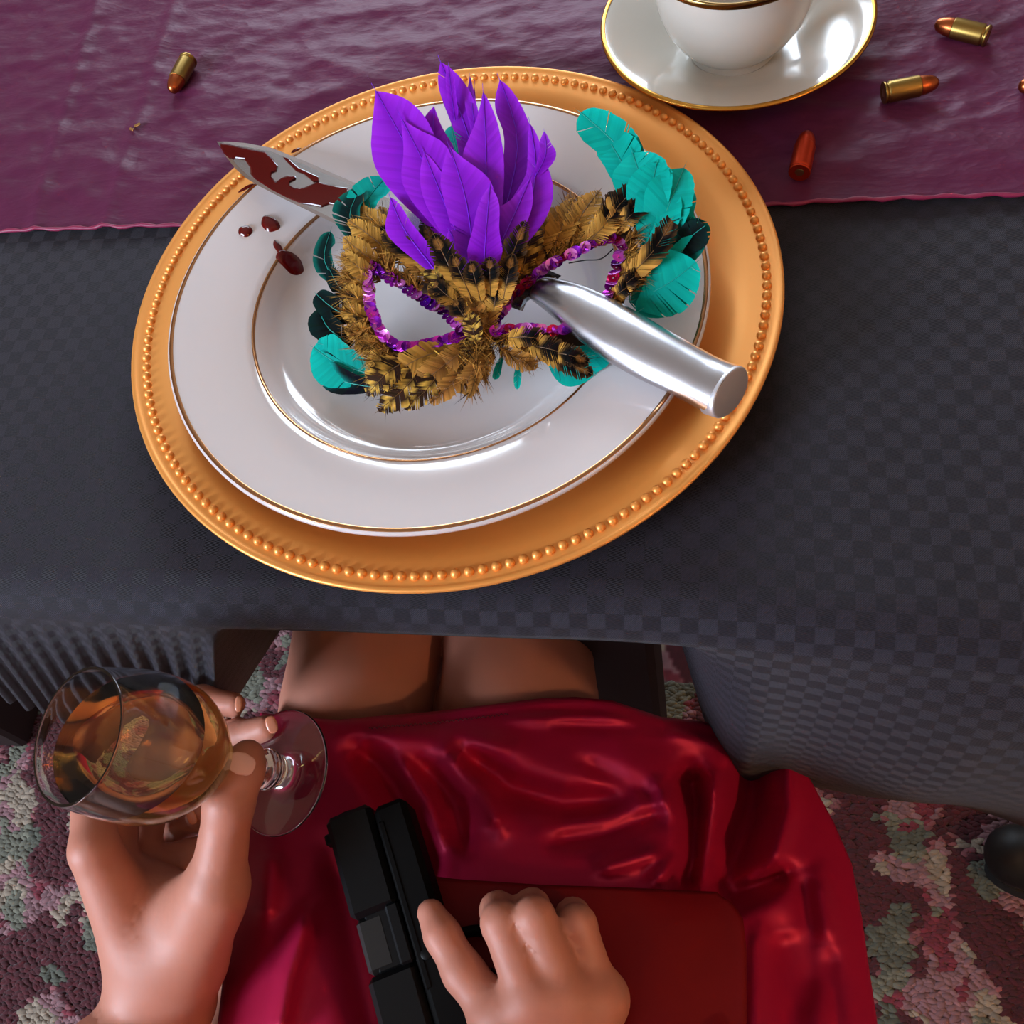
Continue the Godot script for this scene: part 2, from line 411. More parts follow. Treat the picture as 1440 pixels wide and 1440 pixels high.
# ---------------------------------------------------------------- table, cloth, runner
func hem_y(x: float) -> float:    # how low the cloth hangs along the near edge
	var l := smoothstep(-0.100, -0.086, x); var r := smoothstep(0.085, 0.17, x)
	return lerpf(lerpf(0.552 + 0.01 * sin(x * 40), 0.60, l), 0.445 + 0.012 * sin(x * 26 + 1.0), r)
func hem_z(x: float) -> float:
	var l := smoothstep(-0.100, -0.086, x); var r := smoothstep(0.07, 0.165, x)
	return lerpf(lerpf(0.162, 0.03, l), 0.166 + 0.012 * sin(x * 22), r)
func table_and_cloths():
	var dark := mat(Color(0.11, 0.045, 0.04), 0.65)
	var t := thing("dining_table", "dark wooden dining table hidden under the charcoal cloth", "table", Vector3(0.05, 0, -0.35))
	var g := Geo.new(); g.box(Vector3(0.05, 0.733, -0.375), Vector3(1.72, 0.024, 1.03), 0.005); part("tabletop", g.mesh(), dark, t)
	g = Geo.new(); g.box(Vector3(0.05, 0.685, -0.40), Vector3(1.5, 0.07, 0.80), 0.004); part("apron", g.mesh(), dark, t)
	var lp := P(868, 945, 0.5)
	for q in [Vector2(lp.x - 0.004, lp.z - 0.04), Vector2(-0.70, 0.03), Vector2(0.80, -0.78), Vector2(-0.70, -0.78)]:
		g = Geo.new(); g.box(Vector3(q.x, 0.367, q.y), Vector3(0.055, 0.70, 0.055), 0.005); part("leg", g.mesh(), dark, t)
	# charcoal cloth, woven in little squares
	var W := 256
	var im := Image.create(W, W, false, Image.FORMAT_RGB8); var hm := Image.create(W, W, false, Image.FORMAT_RGB8)
	var wn := noise(0.06, 4, 2)
	for j in W:
		for i in W:
			var cell := (i / 64 + j / 64) % 2
			var tw := sin(TAU * (i + j) / 8.0) if cell == 0 else sin(TAU * (j * 2 - i * 0.5) / 12.8)
			var v := (0.5 + 0.5 * tw)
			var s := (0.86 + 0.26 * v if cell == 0 else 0.70 + 0.15 * v) * (1.0 + 0.2 * wn.get_noise_2d(i, j))
			im.set_pixel(i, j, Color(0.135 * s, 0.122 * s, 0.160 * s))
			hm.set_pixel(i, j, Color.WHITE * (0.4 + 0.35 * v))
	var cm := mat(Color.WHITE, 0.66)
	cm.albedo_texture = ImageTexture.create_from_image(im); cm.heightmap_enabled = true; cm.heightmap_scale = 0.045; cm.heightmap_texture = ImageTexture.create_from_image(hm)
	cm.rim_enabled = true; cm.rim = 0.12; cm.rim_tint = 0.3; cm.metallic_specular = 0.32
	cm.uv1_scale = Vector3(1, 1, 1)
	var nu := 901; var prof := 46
	var pts := PackedVector3Array(); var uv := PackedVector2Array()
	var bump := noise(9.0, 12, 3); var sag := noise(2.5, 31, 2)
	for j in prof:
		for i in nu:
			var x := lerpf(-0.86, 0.96, i / float(nu - 1))
			var ez := 0.147 + 0.006 * smoothstep(0.05, 0.3, x) + 0.003 * sag.get_noise_2d(x, 0.0)
			var p: Vector3; var s := 0.0
			if j < 16:
				var z := lerpf(-0.90, ez, j / 15.0)
				p = Vector3(x, 0.7475 + 0.0012 * bump.get_noise_2d(x, z), z); s = z - ez
			elif j < 26:
				var a := (j - 15) / 10.0 * PI / 2
				var rr := 0.021 + 0.006 * smoothstep(0.08, 0.3, x)
				p = Vector3(x, 0.7475 - rr + rr * cos(a), ez + rr * sin(a)); s = rr * a
			else:
				var rr := 0.021 + 0.006 * smoothstep(0.08, 0.3, x)
				var k := (j - 25) / 20.0
				var top := Vector3(x, 0.7475 - rr, ez + rr); var bot := Vector3(x, hem_y(x), hem_z(x))
				p = top.lerp(bot, k)
				var inw := smoothstep(-0.100, -0.086, x) * (1.0 - smoothstep(0.075, 0.16, x))
				p.z -= inw * 0.03 * sin(PI * k)
				var r := smoothstep(0.12, 0.26, x)
				p.z += r * 0.022 * sin(PI * pow(k, 0.8)) + k * 0.006 * sin(x * 55.0 + 2.0 * sag.get_noise_2d(x * 2, 3.0)) * (1.0 - inw)
				var l := 1.0 - smoothstep(-0.100, -0.086, x)
				p.x -= l * k * 0.068      # this stretch is dragged to the left and falls in small ribs
				p.z += l * sqrt(k) * 0.0032 * sin(x * 546.0)
				s = rr * PI / 2 + k * top.distance_to(bot)
			pts.append(p); uv.append(Vector2(x / 0.032, s / 0.032))
	g = Geo.new(); g.grid(pts, nu, prof, true, false, uv)
	var cl := MeshInstance3D.new(); cl.name = "tablecloth"; cl.mesh = g.mesh(); cl.material_override = cm; add_child(cl)
	tag(cl, "charcoal tablecloth woven in small squares, hanging over the near table edge", "tablecloth")
	# burgundy taffeta runner, crinkled, with a stitched hem
	var rn := noise(16.0, 44, 4, FastNoiseLite.TYPE_SIMPLEX_SMOOTH, FastNoiseLite.FRACTAL_RIDGED); var rb := noise(5.0, 45, 3); var rf := noise(70.0, 46, 2)
	nu = 330; var nv := 170
	pts = PackedVector3Array(); uv = PackedVector2Array()
	for j in nv:
		for i in nu:
			var x := lerpf(-0.60, 0.56, i / float(nu - 1)); var z := lerpf(-0.60, -0.0665, j / float(nv - 1))
			pts.append(Vector3(x, runner_y(x, z, rn, rb, rf), z)); uv.append(Vector2(x / 0.3, z / 0.3))
	g = Geo.new(); g.grid(pts, nu, nv, true, false, uv)
	var rm := mat(Color(0.335, 0.12, 0.24), 0.50, 0.1)
	rm.rim_enabled = true; rm.rim = 0.2; rm.rim_tint = 0.8; rm.metallic_specular = 0.3
	var tex := NoiseTexture2D.new(); tex.width = 512; tex.height = 512; tex.seamless = true; tex.as_normal_map = true; tex.bump_strength = 5.0
	tex.noise = noise(0.02, 8, 5, FastNoiseLite.TYPE_SIMPLEX_SMOOTH, FastNoiseLite.FRACTAL_RIDGED)
	rm.normal_enabled = true; rm.normal_texture = tex; rm.normal_scale = 0.22; rm.uv1_scale = Vector3(1.0, 2.6, 1)
	var run := thing("table_runner", "crinkled burgundy taffeta runner lying across the far half of the table", "table runner", Vector3(0, 0.749, -0.33))
	part("cloth", g.mesh(), rm, run)
	g = Geo.new(); var path := []; var rad := []
	for i in 240:
		var x := lerpf(-0.60, 0.56, i / 239.0)
		path.append(Vector3(x, runner_y(x, -0.0665, rn, rb, rf), -0.0665 + 0.0006 * sin(x * 300.0))); rad.append(0.0011 + 0.0003 * sin(i * 2.1))
	g.tube(path, rad, 8)
	part("hem", g.mesh(), mat(Color(0.50, 0.10, 0.26), 0.5), run, "rolled crimson hem")

func runner_y(x: float, z: float, rn: FastNoiseLite, rb: FastNoiseLite, rf: FastNoiseLite) -> float:
	var y := 0.7505
	var under := smoothstep(0.175, 0.20, Vector2(x, z).length()) * smoothstep(0.045, 0.07, Vector2(x - 0.1417, z + 0.1863).length())
	under *= 0.3 + 0.7 * smoothstep(0.0, 0.035, -0.0665 - z)
	y += under * (0.0042 * (rn.get_noise_2d(x * 0.55 + z * 0.15, z * 1.25) + 0.9) * 0.5 + 0.002 * (rb.get_noise_2d(x, z * 1.6) + 0.6) + 0.0007 * rf.get_noise_2d(x * 0.6, z))
	# two pressed creases that run away from the near hem
	for c in [[-0.262, 0.10], [-0.215, 0.04], [0.30, -0.06]]:
		var d: float = x - c[0] - c[1] * (z + 0.07)
		y += 0.0016 * exp(-d * d / 0.000012)
	return y

# ---------------------------------------------------------------- plates
func charger():
	var m := mat(Color(0.93, 0.63, 0.31), 0.38, 0.5)
	m.metallic_specular = 0.5
	var t := thing("charger_plate", "large gold charger plate with a beaded rim, under the white dinner plate", "charger plate", Vector3(0, 0.7495, 0))
	var g := Geo.new()
	var y := 0.7495
	var pr := [Vector2(0, 0.0005), Vector2(0.105, 0.0005), Vector2(0.118, 0.002), Vector2(0.138, 0.010), Vector2(0.150, 0.0142), Vector2(0.1635, 0.0152), Vector2(0.1648, 0.0158), Vector2(0.165, 0.0166), Vector2(0.1646, 0.0174), Vector2(0.1636, 0.0178), Vector2(0.1622, 0.0174), Vector2(0.1605, 0.0166), Vector2(0.150, 0.0162), Vector2(0.142, 0.0140), Vector2(0.133, 0.0095), Vector2(0.124, 0.0050), Vector2(0.116, 0.0034), Vector2(0.105, 0.0028), Vector2(0, 0.0028)]
	g.lathe(pr, 144, Transform3D(Basis(), Vector3(0, y, 0)))
	part("dish", g.mesh(), m, t)
	var s := SphereMesh.new(); s.radius = 0.0023; s.height = 0.0046; s.radial_segments = 14; s.rings = 8
	for i in 165:
		var a := TAU * i / 165.0
		part("bead", s, m, t).position += Vector3(0.1568 * cos(a), y + 0.0166, 0.1568 * sin(a))

const PC := Vector3(-0.0029, 0.0, 0.0105)
func plate():
	var w := mat(Color(0.80, 0.775, 0.775), 0.12)
	w.metallic_specular = 0.62; w.clearcoat_enabled = true; w.clearcoat = 0.5; w.clearcoat_roughness = 0.04
	var gold := mat(Color(0.72, 0.52, 0.36), 0.2, 1.0)
	var y := 0.7535
	var t := thing("dinner_plate", "white porcelain dinner plate with fine metallic lines, on the gold charger", "plate", PC + Vector3(0, y, 0))
	var xf := Transform3D(Basis(), PC + Vector3(0, y, 0))
	var g := Geo.new()
	g.lathe([Vector2(0, 0.003), Vector2(0.070, 0.003), Vector2(0.073, 0), Vector2(0.077, 0), Vector2(0.080, 0.004), Vector2(0.092, 0.014), Vector2(0.110, 0.0195), Vector2(0.130, 0.0235), Vector2(0.1328, 0.0242), Vector2(0.1337, 0.0252), Vector2(0.1336, 0.0264), Vector2(0.1328, 0.0272), Vector2(0.1315, 0.0274), Vector2(0.110, 0.0240), Vector2(0.0965, 0.0212), Vector2(0.0925, 0.0198), Vector2(0.0900, 0.0176), Vector2(0.0865, 0.0128), Vector2(0.082, 0.0092), Vector2(0.075, 0.0072), Vector2(0.060, 0.0064), Vector2(0, 0.0062)], 160, xf)
	part("body", g.mesh(), w, t)
	g = Geo.new(); g.lathe([Vector2(0.1326, 0.0272), Vector2(0.1322, 0.02755), Vector2(0.1312, 0.02758), Vector2(0.1305, 0.0273)], 160, xf)
	part("rim_line", g.mesh(), gold, t, "thin rose-gold line round the rim")
	g = Geo.new(); g.lathe([Vector2(0.0931, 0.0201), Vector2(0.0927, 0.02045), Vector2(0.0919, 0.0199), Vector2(0.0916, 0.0192)], 160, xf)
	part("well_line", g.mesh(), gold, t, "thin rose-gold line round the well")

func cup():
	var w := mat(Color(0.79, 0.775, 0.735), 0.14)
	w.metallic_specular = 0.6; w.clearcoat_enabled = true; w.clearcoat = 0.5; w.clearcoat_roughness = 0.05
	var gold := mat(Color(0.80, 0.58, 0.25), 0.2, 1.0)
	var y := 0.7525
	var c := Vector3(0.1417, y, -0.1863)
	var s := thing("saucer", "cream porcelain saucer with a gold edge, overlapping the charger at the top", "saucer", c)
	var xf := Transform3D(Basis(), c)
	var g := Geo.new()
	g.lathe([Vector2(0, 0.002), Vector2(0.024, 0.002), Vector2(0.026, 0), Vector2(0.029, 0), Vector2(0.032, 0.003), Vector2(0.050, 0.0105), Vector2(0.068, 0.0165), Vector2(0.0735, 0.0187), Vector2(0.0746, 0.0196), Vector2(0.0745, 0.0206), Vector2(0.0735, 0.0211), Vector2(0.0670, 0.0192), Vector2(0.056, 0.0152), Vector2(0.046, 0.0108), Vector2(0.037, 0.0072), Vector2(0.0315, 0.0062), Vector2(0.0295, 0.0050), Vector2(0.024, 0.0046), Vector2(0, 0.0046)], 120, xf)
	part("body", g.mesh(), w, s)
	g = Geo.new(); g.lathe([Vector2(0.0742, 0.0191), Vector2(0.0749, 0.0197), Vector2(0.0748, 0.0207), Vector2(0.0737, 0.0214), Vector2(0.0722, 0.0209)], 120, xf)
	part("gold_edge", g.mesh(), gold, s, "gilt edge of the saucer")
	c = Vector3(0.1405, y + 0.0046, -0.1795)
	xf = Transform3D(Basis.from_scale(Vector3(1.06, 1.165, 1.06)), c)
	var k := thing("teacup", "cream porcelain teacup with a dark gold rim, standing on the saucer", "cup", c)
	g = Geo.new()
	g.lathe([Vector2(0, 0.002), Vector2(0.0185, 0.002), Vector2(0.0195, 0), Vector2(0.0222, 0), Vector2(0.0228, 0.0012), Vector2(0.0224, 0.0035), Vector2(0.0245, 0.0058), Vector2(0.0310, 0.0120), Vector2(0.0362, 0.0200), Vector2(0.0392, 0.0290), Vector2(0.0410, 0.0390), Vector2(0.0424, 0.0480), Vector2(0.0432, 0.0515), Vector2(0.0431, 0.0523), Vector2(0.0424, 0.0526), Vector2(0.0417, 0.0520), Vector2(0.0405, 0.0460), Vector2(0.0388, 0.0350), Vector2(0.0360, 0.0240), Vector2(0.0310, 0.0150), Vector2(0.024, 0.0090), Vector2(0.015, 0.0066), Vector2(0, 0.006)], 96, xf)
	part("bowl", g.mesh(), w, k)
	g = Geo.new(); g.lathe([Vector2(0.0429, 0.0497), Vector2(0.0434, 0.0514), Vector2(0.0433, 0.0525), Vector2(0.0424, 0.0529), Vector2(0.0415, 0.0521), Vector2(0.0412, 0.050)], 96, xf)
	part("gold_rim", g.mesh(), mat(Color(0.50, 0.40, 0.24), 0.22, 1.0), k, "dark gold rim band")
	g = Geo.new()
	var d := Vector3(0.80, 0, -0.6).normalized()
	var hp := []; var hr := []
	for q in [[0.0385, 0.045], [0.050, 0.0475], [0.060, 0.044], [0.0635, 0.034], [0.058, 0.024], [0.047, 0.0165], [0.0345, 0.0140]]:
		hp.append(c + d * q[0] * 1.06 + Vector3(0, q[1] * 1.165, 0)); hr.append(Vector2(0.0036, 0.0023))
	hp = smooth(hp, 5); hr.resize(hp.size()); hr.fill(Vector2(0.0036, 0.0023))
	g.tube(hp, hr, 12, d.cross(Vector3.UP))
	part("handle", g.mesh(), w, k)

func smooth(p: Array, per: int) -> Array:    # Catmull-Rom through the points
	var o := []
	for i in p.size() - 1:
		var a = p[maxi(i - 1, 0)]; var b = p[i]; var c = p[i + 1]; var d = p[mini(i + 2, p.size() - 1)]
		for k in per:
			var t := k / float(per)
			o.append(0.5 * ((2.0 * b) + (c - a) * t + (2.0 * a - 5.0 * b + 4.0 * c - d) * t * t + (3.0 * b - a - 3.0 * c + d) * t * t * t))
	o.append(p[p.size() - 1])
	return o

# ---------------------------------------------------------------- the knife
const KH := 0.7905
func knife():
	var steel := mat(Color(0.80, 0.81, 0.83), 0.16, 1.0)
	var satin := mat(Color(0.74, 0.74, 0.76), 0.27, 1.0)
	var t := thing("kitchen_knife", "steel kitchen knife with a satin metal handle, blood on its tip, lying across the plate", "knife", P(660, 360, KH))
	var out := PackedVector2Array()
	for q in [[304, 199], [322, 199], [345, 201], [382, 208], [430, 227], [510, 262], [640, 322], [790, 388], [770, 405], [741, 424], [735, 438], [690, 422], [600, 378], [480, 319], [400, 280], [365, 262], [345, 250], [330, 236], [316, 218]]:
		out.append(Vector2(q[0], q[1]))
	var g := Geo.new()
	var lift := func(p: Vector2, h: float) -> Vector3: return P(p.x, p.y, KH - 0.0009 + h)
	g.slab(out, lift, 0.0018, 5.0)
	var under := func(p: Vector2, h: float) -> Vector3: return P(p.x, p.y, KH - 0.0009 + h * 0.02)
	g.slab(out, under, 0.0, 0.5)
	part("blade", g.mesh(), steel, t)
	# blood: a thick glossy film that ends in ragged drips
	var bl := mat(Color(0.30, 0.015, 0.012), 0.08); bl.metallic_specular = 0.45
	var film := PackedVector2Array()
	for q in [[530, 436], [575, 440], [690, 466], [765, 480], [805, 515], [832, 548], [826, 575], [800, 585], [796, 606], [822, 632], [850, 612], [880, 600], [920, 602], [925, 616], [892, 632], [890, 650], [915, 664], [965, 660], [1035, 632], [1100, 648], [1185, 660], [1190, 690], [1160, 715], [1140, 752], [1090, 742], [1050, 758], [1000, 748], [935, 738], [880, 715], [790, 668], [715, 618], [692, 596], [690, 560], [662, 518], [615, 512], [588, 518], [560, 490], [540, 460]]:
		film.append(Vector2(160 + q[0] / 3.6, 80 + q[1] / 3.6))
	g = Geo.new()
	var top := func(p: Vector2, h: float) -> Vector3: return P(p.x, p.y, KH + 0.00095 + h)
	g.slab(film, top, 0.0007, 1.6)
	part("blood_film", g.mesh(), bl, t, "dark red wet blood over the blade tip")
	var thin := PackedVector2Array()
	for q in [[850, 500], [880, 512], [935, 560], [1035, 605], [1040, 628], [1010, 632], [960, 590], [920, 575], [870, 525]]:
		thin.append(Vector2(160 + q[0] / 3.6, 80 + q[1] / 3.6))
	g = Geo.new(); g.slab(thin, top, 0.0005, 0.8)
	part("blood_film", g.mesh(), bl, t)
	# handle: lofted ovals, waisted at the middle, swelling to a slanted butt
	g = Geo.new()
	var path := []; var rad := []
	for q in [[752, 404, 17, 3.5], [775, 413, 24, 5.5], [805, 428, 31, 7.5], [840, 450, 37, 8.8], [880, 476, 39, 9.4], [920, 499, 38, 9.2], [955, 517, 36, 8.8], [985, 533, 35, 8.8], [1005, 543, 36, 9.2], [1020, 550, 37, 9.4]]:
		path.append(P(q[0], q[1], KH + 0.001)); rad.append(Vector2(q[2] * 0.000345, q[3] * 0.001))
	path = smooth(path, 4)
	var r2 := []
	for i in path.size(): r2.append(rad[mini(i / 4, rad.size() - 1)].lerp(rad[mini(i / 4 + 1, rad.size() - 1)], (i % 4) / 4.0))
	g.tube(path, r2, 36, Vector3.UP, false)
	part("handle", g.mesh(), satin, t)
	g = Geo.new()
	var n := path.size()
	var e: Vector3 = path[n - 1]; var d: Vector3 = (path[n - 1] - path[n - 2]).normalized()
	var cd := (d + Vector3(0.25, 0.45, 0.25)).normalized()    # the butt is cut on the slant
	g.tube([e - cd * 0.004, e + cd * 0.0022, e + cd * 0.0032], [rad[9] * 1.0, rad[9] * 1.0, rad[9] * 0.92], 36, Vector3.UP, false)
	part("end_cap", g.mesh(), mat(Color(0.78, 0.78, 0.80), 0.5, 0.8), t, "flat oval butt of the handle")

# ---------------------------------------------------------------- the mask
func mh(x: float, y: float) -> float:    # height of the mask's face above the table
	var h := 0.7765 + 0.0255 * clampf((545 - y) / 240.0, 0, 1)
	return h + 0.004 * exp(-pow((x - 672) / 40.0, 2))
func MP(x: float, y: float, up := 0.0) -> Vector3: return P(x, y, mh(x, y) + up)

# one feather: a quill and two rows of barbs laid side by side; tint gives the colour along and across it
func feather(parent: Node3D, ctrl: Array, w: float, m: Material, tint: Callable, nb := 26, shape := 0.5, fray := 0.15, curl := 0.25, quill := Color(0.5, 0.4, 0.3), wave := 0.0, crease := 0.25, sharp := 0.75, vary := 0.1):
	var sp := smooth(ctrl, 8)
	var n := sp.size()
	var g := Geo.new()
	var view: Vector3 = (EYE - sp[n / 2]).normalized()
	var up := (Vector3.UP * 0.6 + Vector3(0, 0, 1) * 0.35).normalized()
	var at := func(s: float) -> Vector3:
		var q := clampf(s, 0, 1) * (n - 1); var i := mini(int(q), n - 2)
		return sp[i].lerp(sp[i + 1], q - i)
	var width := func(s: float) -> float:
		return w * pow(maxf(sin(PI * pow(clampf(s, 0.0, 1.0), shape)), 0.0), sharp)
	var total: float = sp[0].distance_to(sp[n - 1])
	for side in [-1.0, 1.0]:
		var gap := 0.0; var last_tip := Vector3.ZERO
		var tiltj := rng.randf_range(-0.2, 0.2); var ph := rng.randf() * TAU; var wf := rng.randf_range(5.0, 9.0)
		var first := true
		for k in nb:
			var s0 := k / float(nb); var s1 := (k + 1) / float(nb)
			var p0: Vector3 = at.call(s0); var p1: Vector3 = at.call(s1)
			var tg: Vector3 = at.call(minf(s0 + 0.04, 1)) - at.call(maxf(s0 - 0.04, 0))
			tg = tg.normalized()
			var sd: Vector3 = tg.cross(up).normalized() * side
			var nn: Vector3 = sd.cross(tg).normalized() * side
			if nn.y < 0: nn = -nn
			var split := rng.randf() < fray
			var ww: float = width.call(minf(s0 + 0.12, 1.0)) * rng.randf_range(1.0 - fray * 0.5, 1.0 + fray * 0.3) * (1.0 + wave * sin(ph + wf * s0))
			var ww1: float = width.call(minf(s1 + 0.12, 1.0)) * rng.randf_range(1.0 - fray * 0.4, 1.0 + fray * 0.2) * (1.0 + wave * sin(ph + wf * s1))
			var fw := 0.12 * total
			var t1: Vector3 = p1 + sd * ww1 + tg * fw * (ww1 / maxf(w, 1e-5)) + nn * (curl * ww1 * ww1 / maxf(w, 1e-5) + tiltj * ww1 * 0.3)
			var t0: Vector3
			if first or split: t0 = p0 + sd * ww + tg * fw * (ww / maxf(w, 1e-5)) + nn * (curl * ww * ww / maxf(w, 1e-5) + tiltj * ww * 0.3)
			else: t0 = last_tip
			if split and not first: t0 += tg * total / nb * 0.5
			first = false
			last_tip = t1
			var nA: Vector3 = (nn - sd * crease).normalized(); var nB: Vector3 = (nn - sd * 0.6 * curl).normalized()
			var m0: Vector3 = p0.lerp(t0, 0.55) - nn * curl * w * 0.12; var m1: Vector3 = p1.lerp(t1, 0.55) - nn * curl * w * 0.12
			var j := rng.randf_range(1.0 - vary, 1.0 + vary)
			var c0: Color = tint.call(s0, 0.0) * j; var c1: Color = tint.call(s0, 0.55) * j; var c2: Color = tint.call(minf(s0 + 0.08, 1), 1.0) * j
			var a := g.vert(p0, nA, Vector2.ZERO, c0); g.vert(p1, nA, Vector2.ZERO, c0)
			g.vert(m0, nn, Vector2.ZERO, c1); g.vert(m1, nn, Vector2.ZERO, c1)
			g.vert(t0, nB, Vector2.ZERO, c2); g.vert(t1, nB, Vector2.ZERO, c2)
			if side > 0: g.I.append_array([a, a + 1, a + 2, a + 1, a + 3, a + 2, a + 2, a + 3, a + 4, a + 3, a + 5, a + 4])
			else: g.I.append_array([a, a + 2, a + 1, a + 1, a + 2, a + 3, a + 2, a + 4, a + 3, a + 3, a + 4, a + 5])
	var o := part("feather", g.mesh(), m, parent)
	g = Geo.new()
	var path := []; var rad := []
	for k in 9:
		path.append(at.call(k / 8.0 * 0.93) + Vector3(0, 0.00015, 0)); rad.append(lerpf(0.00030, 0.00010, k / 8.0) * clampf(w / 0.006, 0.5, 1.1))
	g.tube(path, rad, 6)
	part("quill", g.mesh(), mats_quill(quill), o)
	return o
var quills := {}
func mats_quill(c: Color) -> StandardMaterial3D:
	if not quills.has(c): quills[c] = mat(c, 0.4)
	return quills[c]

func mask():
	var t := thing("masquerade_mask", "feathered masquerade mask with sequinned eye holes and a purple plume, on the plate", "mask", P(670, 470, 0.7625))
	var felt := mat(Color(0.22, 0.13, 0.06), 0.9)
	var left := [[517, 372], [560, 399], [600, 425], [632, 446], [650, 462], [646, 473], [620, 480], [585, 489], [556, 487], [534, 466], [520, 430]]
	var right := [[697, 466], [700, 445], [730, 408], [770, 375], [820, 350], [862, 334], [874, 346], [866, 380], [858, 408], [846, 440], [815, 462], [780, 466], [745, 463], [718, 463]]
	# the stiff felt body: a band round each eye, joined over the nose
	var g := Geo.new()
	for eye in [left, right]:
		var pts := PackedVector3Array(); var n: int = eye.size()
		var c := Vector2.ZERO
		for q in eye: c += Vector2(q[0], q[1]) / n
		for ring in 4:
			for i in n + 1:
				var q := Vector2(eye[i % n][0], eye[i % n][1])
				var o: Vector2 = q + (q - c).normalized() * [0.0, 0.0, 26.0, 26.0][ring]
				pts.append(MP(o.x, o.y, [-0.0016, 0.0, -0.001, -0.0026][ring]))
		g.grid(pts, n + 1, 4, eye == right, true)
	var nose := PackedVector2Array([Vector2(630, 370), Vector2(660, 350), Vector2(712, 352), Vector2(716, 382), Vector2(698, 418), Vector2(686, 470), Vector2(698, 505), Vector2(670, 525), Vector2(640, 500), Vector2(650, 465), Vector2(632, 430)])
	g.slab(nose, func(p: Vector2, h: float) -> Vector3: return MP(p.x, p.y, -0.0026 + h), 0.0016, 2.0)
	part("felt_body", g.mesh(), felt, t)
	# --- feather colours
	var vm := mat(Color.WHITE, 0.65); vm.vertex_color_use_as_albedo = true; vm.backlight_enabled = true; vm.backlight = Color(0.3, 0.3, 0.3); vm.rim_enabled = true; vm.rim = 0.05; vm.metallic_specular = 0.2
	var purple := func(s: float, u: float) -> Color: return lin(Color(0.36, 0.02, 0.58).lerp(Color(0.62, 0.17, 0.87), 0.5 * s + 0.5 * u))
	var teal := func(s: float, u: float) -> Color: return lin(Color(0.0, 0.50, 0.46).lerp(Color(0.0, 0.74, 0.68), 0.6 * s + 0.3 * u))
	var deep := func(s: float, u: float) -> Color: return lin(Color(0.01, 0.10, 0.10).lerp(Color(0.0, 0.52, 0.46), clampf(u * 1.3 - 0.75 + s * 0.25, 0, 1)))
	var black := func(s: float, u: float) -> Color: return lin(Color(0.02, 0.05, 0.05).lerp(Color(0.02, 0.18, 0.17), u * s))
	var halfb := func(s: float, u: float) -> Color: return lin(Color(0.0, 0.62, 0.58).lerp(Color(0.02, 0.05, 0.06), clampf((0.75 - s) * 4.0 + u - 0.9, 0, 1)))
	var amber := func(s: float, u: float) -> Color: return lin(Color(0.44, 0.29, 0.10).lerp(Color(0.76, 0.58, 0.27), clampf(s * 0.5 + u * 0.5, 0, 1)))
	var pheas := func(s: float, u: float) -> Color:
		var rim := smoothstep(0.88, 0.97, maxf(s, u * 0.92))
		var v := smoothstep(0.28, 0.38, s - u * 0.10) * (1.0 - smoothstep(0.90, 0.96, s))
		var eye := smoothstep(0.60, 0.64, s) * (1.0 - smoothstep(0.76, 0.80, s)) * (1.0 - smoothstep(0.15, 0.4, u))
		var c := Color(0.66, 0.48, 0.20).lerp(Color(0.045, 0.026, 0.02), v)
		return lin(c.lerp(Color(0.68, 0.46, 0.22), maxf(rim * 0.8, eye * 0.8)))
	var ginger := func(s: float, u: float) -> Color: return lin(Color(0.34, 0.20, 0.08).lerp(Color(0.62, 0.44, 0.20), clampf(u + s * 0.3, 0, 1)))
	var barred := func(s: float, u: float) -> Color:
		var b := 1.0 if fposmod(s * 4.2 + u * 0.5, 1.0) < 0.30 else 0.0
		return lin(Color(0.20, 0.13, 0.09).lerp(Color(0.80, 0.64, 0.28), b))
	# --- teal feathers fanned out at both sides: base, middle, tip, width in px, kind
	for f in [
		[[905, 262], [868, 205], [806, 150], 23, 0, 0.020], [[912, 340], [905, 268], [886, 206], 25, 0, 0.014], [[918, 350], [940, 290], [966, 226], 23, 0, 0.012],
		[[900, 330], [915, 270], [925, 222], 22, 0, 0.016], [[930, 390], [965, 345], [986, 300], 19, 1, 0.004], [[938, 372], [970, 335], [994, 316], 15, 2, 0.006],
		[[885, 425], [935, 402], [988, 362], 29, 0, 0.004], [[895, 440], [930, 415], [952, 370], 22, 0, 0.001], [[925, 350], [950, 300], [958, 255], 18, 0, 0.006], [[912, 365], [926, 300], [938, 232], 22, 0, 0.009], [[905, 380], [938, 335], [962, 272], 20, 0, 0.005], [[895, 290], [876, 232], [842, 178], 20, 0, 0.015],
		[[780, 498], [818, 508], [868, 494], 16, 0, -0.003], [[770, 505], [800, 520], [852, 516], 14, 0, -0.004], [[707, 500], [700, 520], [695, 536], 4, 0, -0.003], [[729, 510], [728, 532], [727, 550], 4, 0, -0.003],
		[[655, 250], [640, 205], [634, 172], 12, 0, 0.004], [[512, 345], [512, 290], [548, 243], 18, 0, 0.004], [[508, 350], [492, 300], [515, 255], 15, 1, 0.005],
		[[478, 402], [456, 365], [467, 318], 12, 1, -0.002], [[500, 452], [466, 432], [441, 410], 14, 2, 0.0], [[497, 485], [462, 462], [446, 428], 16, 2, -0.002], [[505, 425], [478, 405], [460, 372], 9, 2, 0.0],
		[[530, 528], [476, 512], [434, 484], 23, 0, -0.002], [[535, 546], [482, 536], [446, 510], 13, 3, -0.003], [[520, 522], [478, 492], [440, 482], 10, 3, -0.001]]:
		var z: float = f[5]
		feather(t, [MP(f[0][0], f[0][1], -0.001), MP(f[1][0], f[1][1], z * 0.6), MP(f[2][0], f[2][1], z)], f[3] * 0.00047, vm, [teal, deep, black, halfb][f[4]], 36, 1.35, 0.07, 0.22, Color(0.1, 0.60, 0.56), 0.12, 0.15)
